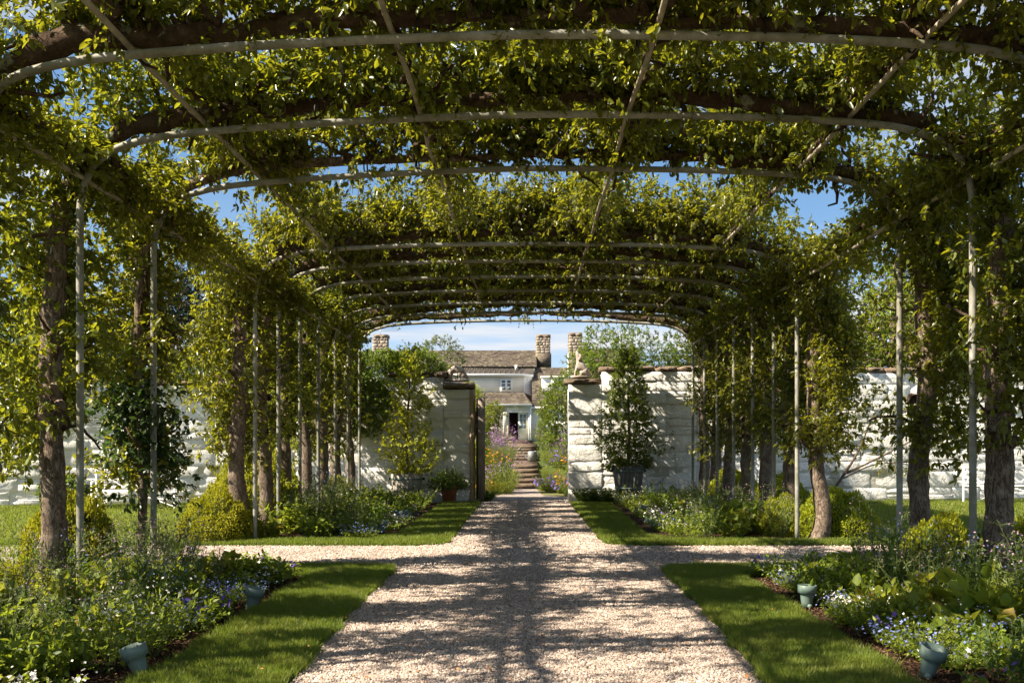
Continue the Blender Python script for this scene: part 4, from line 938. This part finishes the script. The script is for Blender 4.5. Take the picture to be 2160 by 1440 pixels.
def where(sx, x, y):
    return ('near' if y < 13 else 'far')+' '+('left' if sx < 0 else 'right')+' bed '+('lawn edge' if abs(x) < 2.85 else 'middle' if abs(x) < 3.7 else 'post side')+' by '+HN(y)+' hoop'
def where_old(sx, x, y):
    side = 'left' if sx < 0 else 'right'; bed = 'near' if y < 13 else 'far'; ax = abs(x)
    pos = 'at the lawn edge' if ax < 2.85 else 'mid-bed' if ax < 3.7 else 'by the posts'
    return '%s of the %s %s bed near the %s hoop' % (pos, bed, side, HN(y))
front = ['lobelia', 'gaura', 'white', 'leafy', 'pansy', 'white', 'gaura']
def drift(ks, x, y):
    if random.random() < .3: return random.choice(ks)
    return ks[int((mnoise.noise(Vector((x*.55+3, y*.55, 2.2)))*1.3+.5)*len(ks)) % len(ks)]
front = front; mid = ['leafy', 'leafy', 'lime', 'gaura', 'wispy', 'broad', 'lime', 'leafy', 'spires', 'dark_leafy', 'wispy']; back = ['wispy', 'spires', 'lime', 'leafy', 'wispy', 'lime', 'wispy', 'gaura']
for sx in (-1, 1):
    y = 5.7
    while y < 11.5:
        x = 2.78+random.uniform(-.08, .12); k = random.choice(front)
        if not any(abs(sx*x-a) < .55 and -.42 < y-b < .14 for a, b in SPOTS): plant(k, sx*x, y, where(sx, x, y), .6 if k == 'leafy' else 1.0)
        y += random.uniform(.26, .36)
    for x0, ks, st, sc in ((3.15, mid, .36, .85), (3.55, mid, .36, .95), (4.0, back, .38, 1.0), (4.55, back, .42, 1.0), (5.1, back, .55, .95)):
        y = 5.7+random.random()*.3
        sc *= .9
        while y < 11.45:
            x = x0+random.uniform(-.14, .14); k = drift(ks, sx*x, y); plant(k, sx*x, y, where(sx, x, y), sc*(.82 if y < 7.5 else .8 if y > 10.4 else 1)); y += st*random.uniform(.8, 1.25)
    y = 15.7
    while y < 24.9:
        x = 2.5+random.uniform(-.1, .12); k = random.choice(front); plant(k, sx*x, y, where(sx, x, y), .65 if k == 'leafy' else 1.05); y += random.uniform(.42, .6)
    for x0, ks, st, sc in ((2.95, mid, .6, 1.0), (3.5, ['leafy', 'leafy', 'lime', 'dark_leafy', 'gaura', 'broad', 'wispy'], .6, 1.1), (4.1, back, .75, 1.1)):
        y = 15.75+random.random()*.3
        while y < 24.9:
            x = x0+random.uniform(-.2, .2); k = drift(ks, sx*x, y); plant(k, sx*x, y, where(sx, x, y), sc*(.8 if y < 16.5 else .7 if y > 22.5 else 1)); y += st*random.uniform(.8, 1.25)
for k, x, y, sc in [('lime', 3.35, 7.4, 1.05), ('lime', 3.7, 7.9, 1.15), ('lime', 4.05, 8.5, 1.2), ('lime', 3.5, 8.3, 1.05), ('lime', 4.2, 7.6, 1.1), ('lime', 4.0, 6.9, 1.0), ('lobelia', 2.95, 6.9, 1.2), ('white', 2.95, 8.1, 1.1), ('pansy', 2.85, 7.55, 1.2), ('lobelia', 2.85, 8.7, 1.0),
                    ('broad', -3.45, 6.5, .8), ('leafy', -3.75, 6.9, .9), ('lobelia', -2.9, 7.6, 1.2), ('lobelia', -3.05, 7.95, 1.1), ('pansy', -2.8, 8.5, 1.1), ('lime', -3.9, 8.6, 1.1), ('lime', -3.6, 9.3, 1.1), ('lime', -4.5, 8.0, 1.1), ('wispy', -3.4, 8.9, 1.1), ('wispy', -3.9, 10.2, 1.15), ('wispy', 3.5, 10.0, 1.15), ('wispy', 4.6, 8.6, 1.2), ('white', -3.0, 7.1, 1.1), ('lime', -3.3, 10.4, .9), ('lime', 3.2, 17.0, 1.2), ('lime', 3.5, 16.6, 1.1), ('wispy', 3.9, 16.4, 1.3)]:
    plant(k, x, y, where(-1 if x < 0 else 1, x, y), sc)
for x in (1.5, 1.85, 2.2): plant('dark_leafy', x, 24.9, 'against the foot of the right gate pier', .9)
plant('dark_leafy', -1.02, 25.9, 'at the foot of the open gate', .8); plant('cosmos', -1.0, 27.2, 'just inside the gateway on the left', .6)

# ------------------------------------------------------------------ garden beyond the gate
prof = [(28, -.019), (33.2, -.015), (36.3, .72), (42, .80), (46, 1.38), (60, 1.62), (66, 1.68), (90, 1.7)]
def gz(y): return float(np.interp(y, [p[0] for p in prof], [p[1] for p in prof]))
mb = MB(); V = []; ys = np.linspace(28, 90, 63); xs = np.linspace(-26, 26, 27)
for y in ys:
    for x in xs: V.append((x, y, gz(y)-.03+.03*mnoise.noise(Vector((x, y, 0)))-(0.06 if abs(x) < 1 else 0)))
F = [(j*27+i, j*27+i+1, (j+1)*27+i+1, (j+1)*27+i) for j in range(62) for i in range(26)]; mb.add(V, np.array(F)); mb.build('garden_slope', MAT['turf'], None, True)['kind'] = 'structure'
def flight(y0, y1, z0, z1, n, w, xc, label, wob=.03):
    t = thing('garden_steps', label, 'steps', (xc, y0, z0))
    for k in range(n):
        yy = (y1-y0)*k/n; h = (z1-z0)/n; mb = rock(random.random()*40, w+random.uniform(-.1, .15), (y1-y0)/n+.12, h, rough=.03); o = mb.build('step', MAT['step_wood'], t)
        o.location = (random.uniform(-wob, wob), yy+(y1-y0)/n/2, h*k+h/2)
flight(33.3, 36.4, 0, .75, 5, .95, -.02, 'lowest flight of brown garden steps beyond the gateway')
flight(42, 45.8, .80, 1.40, 5, 1.05, -.08, 'middle flight of brown garden steps')
flight(57, 60, 1.5, 1.70, 3, 1.7, -.45, 'top flight of garden steps before the house door')
poly_sheet('stone_path', [(-.5, 36.4), (.42, 36.4), (.42, 42), (-.55, 42)], .80, MAT['step_wood'], thick=.1)
poly_sheet('stone_path', [(-.75, 45.8), (.5, 45.8), (.3, 57), (-1.2, 57)], 1.50, MAT['step_wood'], thick=.3)
GG = 'plants in the garden beyond the gateway'
def gplant(k, x, y, wh, s=1.0): plant(k, x, y, wh, s, gz(y)-.02, GG)
for i in range(24): gplant('feather' if i % 4 else 'verbena', -.55-1.9*random.random()-.25*(i < 4), 28.9+4.4*(i/24), 'left of gravel past gate', .95)
for i in range(9): gplant(['feather', 'gaura', 'white'][i % 3], random.uniform(-.75, -.5), 30.0+i*.7, 'left of lowest steps', .8)
for i in range(4): gplant('cosmos', -1.15-.12*i, 28.0+.3*i, 'low at the left just inside the gateway', .55)
for i in range(46): gplant(['cranesbill', 'cosmos', 'feather', 'cranesbill', 'gaura', 'leafy'][i % 6], .55+2.5*random.random()**.8, 28.6+7*(i/46), 'right of gravel past gate', .85)
for i in range(20): gplant(['verbena', 'verbena', 'feather'][i % 3], random.uniform(-3.0, -.7), 36.3+5.7*i/20, 'left of middle steps', 1.05)
for i in range(8): gplant('cosmos', random.uniform(-2.6, -.9), 34.6+random.random()*2, 'left of the lower landing', .75)
for i in range(22): gplant(['verbena', 'cranesbill', 'feather', 'gaura'][i % 4], random.uniform(.62, 3.0), 35.8+6.2*i/22, 'right of middle steps', .95)
for i in range(26): gplant(['verbena', 'feather', 'leafy'][i % 3], (-1 if i % 2 else 1)*random.uniform(.85, 2.6)-.3, 43+9.5*i/26, 'beside upper steps', 1.0)
tree_generic('large_shrub', 'big rounded green shrub right of the garden steps', (1.7, 38.5, gz(38.5)), 3.2, (0, 0, 1.7), (1.05, 1.0, 1.55), 1500, .09, 'ivy_leaf', .06, 'shrub', 'shrubs in the garden beyond the gateway', 9, tl=.2)
tree_generic('large_shrub', 'green shrub behind the right gate pier beside the garden steps', (2.5, 36.5, gz(36.5)), 2.5, (0, 0, 1.2), (.9, .9, 1.2), 900, .09, 'ivy_leaf', .06, 'shrub', 'shrubs in the garden beyond the gateway', 9, tl=.2)
tree_generic('large_shrub', 'rounded yellow-green shrub left of the house door', (-2.35, 50, gz(50)), 2.4, (0, 0, 1.2), (.95, .9, 1.15), 900, .12, 'bright_leaf', .06, 'shrub', 'shrubs in the garden beyond the gateway', 9, tl=.25)
climb('tall_shrub', 'yellow-green shrub top rising just right of the left gate pier', [(-1.75, 30, 2.7, .45, .5, .6, 1), (-1.6, 30.2, 1.6, .4, .5, .9, 1)], 420, .07, 'golden_leaf', 'shrub')
t = thing('retaining_wall', 'low dark stone terrace wall left of the upper steps', 'wall', (-4.5, 55, 1.45))
for j in range(2):
    for i in range(9): mb = rock(random.random()*60, .42, .3, .22, rough=.1); o = mb.build('stone', MAT['cap'], t, True); o.location = (.2+i*.43+.1*j, 0, .11+.22*j)
t = thing('watering_can', 'galvanised watering can standing beside the lower steps', 'watering can', (.2, 36.9, .82)); mb = MB()
lathe(mb, [(0, 0), (.16, 0), (.15, .34), (.11, .40), (.10, .40)], 16); mb.build('can_body', MAT['can'], t, True)
mb = MB(); tube(mb, [(-.13, 0, .1), (-.3, 0, .3), (-.42, 0, .46)], [.035, .022, .018], 8); mb.build('spout', MAT['can'], t, True)
mb = MB(); tube(mb, [(-.40, 0, .43), (-.47, 0, .50)], [.02, .08], 10); mb.build('rose_head', MAT['can'], t, True)
mb = MB(); th = np.linspace(-1.3, 1.6, 9); tube(mb, [(.12+.13*math.cos(a), 0, .24+.16*math.sin(a)) for a in th], .012, 6); mb.build('handle', MAT['can'], t, True)
t = thing('canvas_chair', 'small canvas director chair on the terrace by the house', 'chair', (-2.05, 57.5, 1.62))
for x in (-.25, .25):
    for y in (-.2, .2): mb = MB(); box(mb, x-.02, y-.02, 0, x+.02, y+.02, .85 if y > 0 else .6); mb.build('leg', MAT['step_wood'], t)
mb = MB(); box(mb, -.25, -.2, .42, .25, .2, .44); mb.build('seat', MAT['canvas'], t); mb = MB(); box(mb, -.27, .2, .6, .27, .215, .85); mb.build('backrest', MAT['canvas'], t)
t = thing('wooden_post', 'pale slim post beside the house door steps', 'post', (-1.02, 55.5, 1.5)); mb = MB(); tube(mb, [(0, 0, 0), (0, 0, .95), (0, 0, 1.0)], [.06, .055, .03], 8); mb.build('post', MAT['post_wood'], t)

# ------------------------------------------------------------------ house
H = thing('white_house', 'white farmhouse with brown shingle roofs, stone chimneys and an open glazed door', 'house', (0, 70, 1.6)); HO = np.array((0, 70, 1.6))
def hb(name, x0, y0, z0, x1, y1, z1, mat, parent=None):
    mb = MB(); box(mb, x0, y0-70, z0-1.6, x1, y1-70, z1-1.6); return mb.build(name, mat, parent or H)
def roof(name, bl, br, tl, tr, courses, label=None, mat=None):
    """sloping shingle plane: bottom-left, bottom-right, top-left, top-right; stepped courses of separate shingles"""
    mb = MB(); bl, br, tl, tr = [np.array(p, float)-HO for p in (bl, br, tl, tr)]; nrm = unit(np.cross(br-bl, tl-bl)); 
    for k in range(courses):
        a, b = k/courses, (k+1.05)/courses; L0 = bl+(tl-bl)*a; R0 = br+(tr-br)*a; L1 = bl+(tl-bl)*min(b, 1); R1 = br+(tr-br)*min(b, 1)
        x = 0; ln = np.linalg.norm(R0-L0)
        while x < ln:
            w = min(random.uniform(.12, .3), ln-x)+1e-3; s, e = x/ln, min(1, (x+w)/ln); th = .035+random.random()*.02; x += w
            A = L0+(R0-L0)*s+nrm*th; B = L0+(R0-L0)*e+nrm*th; Cc = L1+(R1-L1)*e; D = L1+(R1-L1)*s
            mb.add([A, B, Cc, D, A-nrm*th, B-nrm*th], np.array([(0, 1, 2, 3), (4, 5, 1, 0)]))
    o = mb.build(name, mat or MAT['shingle'], H)
    if label: o['label'] = label
    return o
# main upper block
hb('wall', -9.5, 70, 5.0, -.17, 71.2, 6.36, MAT['plaster'])
mb = MB(); mb.add([(-.17, 0, 3.4), (.42, .25, 2.9), (.42, .25, 4.72), (-.17, 0, 4.78), (.42, 1.9, 2.9), (.42, 1.9, 4.72)], [(0, 1, 2, 3), (1, 4, 5, 2)])
mb.build('bay_wall', MAT['white_paint'], H)  # turned forward and coloured whiter to make up for missing sunlight
roof('main_roof', (-12, 71.0, 6.97), (.75, 71.0, 6.97), (-12, 76, 8.60), (.72, 76, 8.60), 14, 'long brown shingle roof')
mb = MB(); mb.add([(-12, 6, 7.0), (.72, 6, 7.0), (.72, 13, 4.6), (-12, 13, 4.6)], [(0, 1, 2, 3)]); mb.add([(.72, 6, 7.0), (.75, 1, 5.37), (.75, 13, 4.6)], [(0, 1, 2)]); mb.build('roof_back', MAT['shingle'], H)
hb('wall', -12, 71.3, 5, .6, 76, 6.9, MAT['plaster'])
# metal roof with seams
mb = MB(); mb.add([(-9.6, -.35, 4.78), (-.12, -.35, 4.78), (.50, -.05, 4.74), (.55, 1.35, 5.35), (-9.6, 1.1, 5.42)], [(0, 1, 3, 4), (1, 2, 3)]); mr = mb.build('metal_roof', MAT['metal_roof'], H)
for k in range(26):
    x = -9.4+.36*k; mb = MB(); mb.add([(x-.02, -.37, 4.80), (x+.02, -.37, 4.80), (x+.14, 1.08, 5.47), (x+.10, 1.08, 5.47), (x, -.33, 4.86), (x+.12, 1.08, 5.52)], [(0, 1, 4), (0, 4, 5, 3), (1, 2, 5, 4), (0, 3, 2, 1)]); mb.build('seam', MAT['black'], mr)
hb('fascia', -9.6, 69.6, 6.22, -.1, 69.68, 6.38, MAT['white_paint'])
mb = MB(); mb.add([(-.12, -.36, 4.62), (.5, -.06, 4.58), (.5, -.06, 4.74), (-.12, -.36, 4.78)], [(0, 1, 2, 3)]); mb.build('fascia', MAT['white_paint'], H)
def window(x0, x1, z0, z1, y, cols, rows, sashes=2):
    f = hb('window', x0, y-.04, z0, x1, y+.02, z1, MAT['white_paint'])
    w = (x1-x0-.14)/sashes
    for s in range(sashes):
        for c in range(cols):
            for r in range(rows):
                a = x0+.07+s*w+.05; ww = (w-.10)/cols; hh = (z1-z0-.2)/rows
                hb('pane', a+c*ww+.02, y-.055, z0+.1+r*hh+.03, a+(c+1)*ww-.02, y-.041, z0+.1+(r+1)*hh-.03, MAT['pane'], f)
    return f
window(-1.86, -.95, 5.15, 6.05, 69.95, 1, 3)
mb = MB(); tube(mb, [(-.9, -.05, 3.4), (-.9, -.05, 4.6)], .03, 6)
hb('vent_box', -.8, 70.6, 6.7, -.62, 70.8, 7.05, MAT['white_paint'])
# lower roof and ground floor
roof('porch_roof', (-9.5, 66.0, 4.10), (.37, 66.0, 4.10), (-9.5, 69.95, 5.08), (-.2, 69.95, 5.08), 9, 'lower mossy shingle roof above the door')
mb = MB(); mb.add([(.37, -4, 2.5), (.42, 1.5, 2.5), (.42, 1.5, 3.45), (-.2, -.05, 3.48)], [(0, 1, 2, 3)]); mb.build('roof_hip', MAT['shingle'], H)
hb('gutter', -9.6, 65.9, 4.0, .4, 66.02, 4.11, MAT['white_paint'])
MAT['house_stone'] = whitestone('limewashed_stone', (.84, .80, .74), (.5, .42, .34))
hb('wall', -9.5, 66.3, 1.5, -1.24, 66.7, 4.05, MAT['house_stone']); hb('wall', .22, 66.3, 1.5, .36, 70, 4.05, MAT['house_stone']); hb('wall', -1.24, 66.3, 3.62, .22, 66.7, 4.05, MAT['house_stone'])
hb('wall', -1.3, 68.5, 1.5, .3, 68.6, 4.0, MAT['dark']); hb('floor', -1.3, 66.4, 1.6, .3, 68.5, 1.66, MAT['dark'])  # near-black colour stands in for the unlit room behind the door
hb('door_frame', -1.24, 66.22, 3.56, .22, 66.32, 3.64, MAT['white_paint']); hb('door_frame', .14, 66.22, 1.66, .22, 66.32, 3.56, MAT['white_paint']); hb('door_frame', -1.24, 66.22, 1.66, -1.18, 66.32, 3.56, MAT['white_paint'])
def door(x0, x1, y, rz, px):
    w = x1-x0; mb = MB(); box(mb, 0, -.03, 0, w, .03, 1.9); d = mb.build('door', simple('cream_door_paint', (.66, .62, .52), .6, .05, 3, 0), H); d.location = (px, y-70, .08); d.rotation_euler = (0, 0, rz)
    for c in range(2):
        for r in range(3):
            q = MB(); a = .1+c*(w-.2)/2; box(q, a+.02, -.045, .85+r*.32, a+(w-.2)/2-.02, -.031, .85+r*.32+.28); q.build('pane', MAT['pane'], d)
    q = MB(); box(q, .05, -.09, .8, .08, -.03, .95); q.build('handle', MAT['black'], d)
door(0, .66, 66.35, 0, -.54); door(0, .6, 66.2, R(-125), -1.16)
hb('doorstep', -1.1, 65.8, 1.55, .2, 66.25, 1.70, MAT['mortar'])
hb('downpipe', .26, 66.15, 1.6, .33, 66.22, 4.0, MAT['white_paint'])
# right wing
roof('wing_roof', (.38, 66.5, 3.94), (5.5, 66.5, 3.94), (.42, 72, 6.99), (5.5, 72, 6.99), 24, 'steep shingle roof of the right wing')
mb = MB(); mb.add([(.40, -3.5, 2.3), (.42, 2, 5.35), (.42, 6, 3), (.4, 2, 1)], [(0, 1, 2, 3)]); mb.build('gable', MAT['shingle'], H)
hb('gutter', .42, 66.42, 3.86, 5.5, 66.5, 3.95, MAT['white_paint']); hb('wall', .30, 66.75, 1.5, 5.5, 67, 3.86, MAT['white_paint'])
dm = hb('dormer', 1.08, 68.5, 5.12, 4.2, 70.6, 6.05, MAT['white_paint']); hb('dormer_roof', 1.0, 68.35, 6.05, 4.3, 70.7, 6.14, MAT['white_paint'])
window(1.72, 2.2, 5.2, 5.95, 68.47, 1, 3, 1)
def chimney(x0, x1, y, z0, z1, label, skirt=None):
    w = x1-x0; ch = hb('chimney', x0+.04, y, z0, x1-.04, y+.9, z1, MAT['cap']); ch['label'] = label
    z = z0
    while z < z1-.28:
        rh = random.uniform(.16, .26); rh = min(rh, z1-.26-z) if z1-.26-z-rh > .08 else z1-.26-z
        if rh <= .02: break
        x = x0
        while x < x1-.01:
            ww = random.uniform(.16, .42); ww = x1-x if x1-x-ww < .12 else ww
            mb = rock(random.random()*80, ww-.02, .12, rh-.02, rough=.15); o = mb.build('stone', MAT['field_stone'], ch, True); o.location = (x+ww/2, y-70, z-1.6+rh/2); x += ww
        yy = y
        while yy < y+.88:
            dd = min(random.uniform(.25, .45), y+.9-yy)
            mb = rock(random.random()*80, dd-.02, .1, rh-.02, rough=.15); o = mb.build('stone', MAT['field_stone'], ch, True); o.rotation_euler = (0, 0, -math.pi/2); o.location = (x0, yy-70+dd/2, z-1.6+rh/2); yy += dd
        z += rh
    for k in range(2): mb = rock(random.random()*9, w/2+.05, 1.05, .24, rough=.08); o = mb.build('cap_stone', MAT['field_stone'], ch, True); o.location = (x0+w*(.25+.5*k), y-70+.45, z1-1.6-.12)
    if skirt: hb('chimney_skirt', x0-.05, y-.1, skirt, x1+.06, y+1.0, z0, MAT['shingle'])
chimney(.74, 1.80, 74, 8.2, 9.6, 'middle stone chimney', 7.2)
chimney(3.05, 3.98, 71, 7.9, 9.4, 'right stone chimney', 5.9); hb('chimney_sunlit_side', 2.98, 70.95, 5.5, 3.03, 72.0, 7.9, MAT['white_paint'])  # white strip painted in for sunlight on the chimney's left face
chimney(-11.4, -10.3, 74, 8.1, 9.6, 'left stone chimney', 7.2)
roof('rear_roof', (3.9, 72, 6.4), (8.5, 72, 6.4), (3.9, 76, 8.75), (8.5, 76, 8.75), 12, 'far right shingle roof')
mb = MB(); tube(mb, [(-10.85, 4, 8), (-10.85, 4, 8.6)], .02, 6)
for z in (8.25, 8.4, 8.55): tube(mb, [(-11.2, 4, z), (-9.6, 4, z)], .012, 5)
mb.build('aerial', MAT['can'], H)

# ------------------------------------------------------------------ labels of look-alike plants: say what grows beside them
from collections import defaultdict
seen = defaultdict(list)
for t, d in PL: seen[t['label']].append((t, d))
for lb, lst in seen.items():
    if len(lst) < 2: continue
    used = set()
    for t, d in lst:
        near = sorted(((t.location-o.location).length, dd, o.location.x, o.location.y) for o, dd in PL if o is not t and dd != d)
        for q in near[:5]:
            rel = 'behind' if q[3] < t.location.y-.12 else 'before' if q[3] > t.location.y+.12 else 'beside'
            ex = rel+' '+q[1].split(' plant')[0].replace('low plant with ', '').replace('tiny ', '')
            w = (lb+' '+ex).split()
            if ex not in used and len(w) <= 16: used.add(ex); t['label'] = ' '.join(w); break
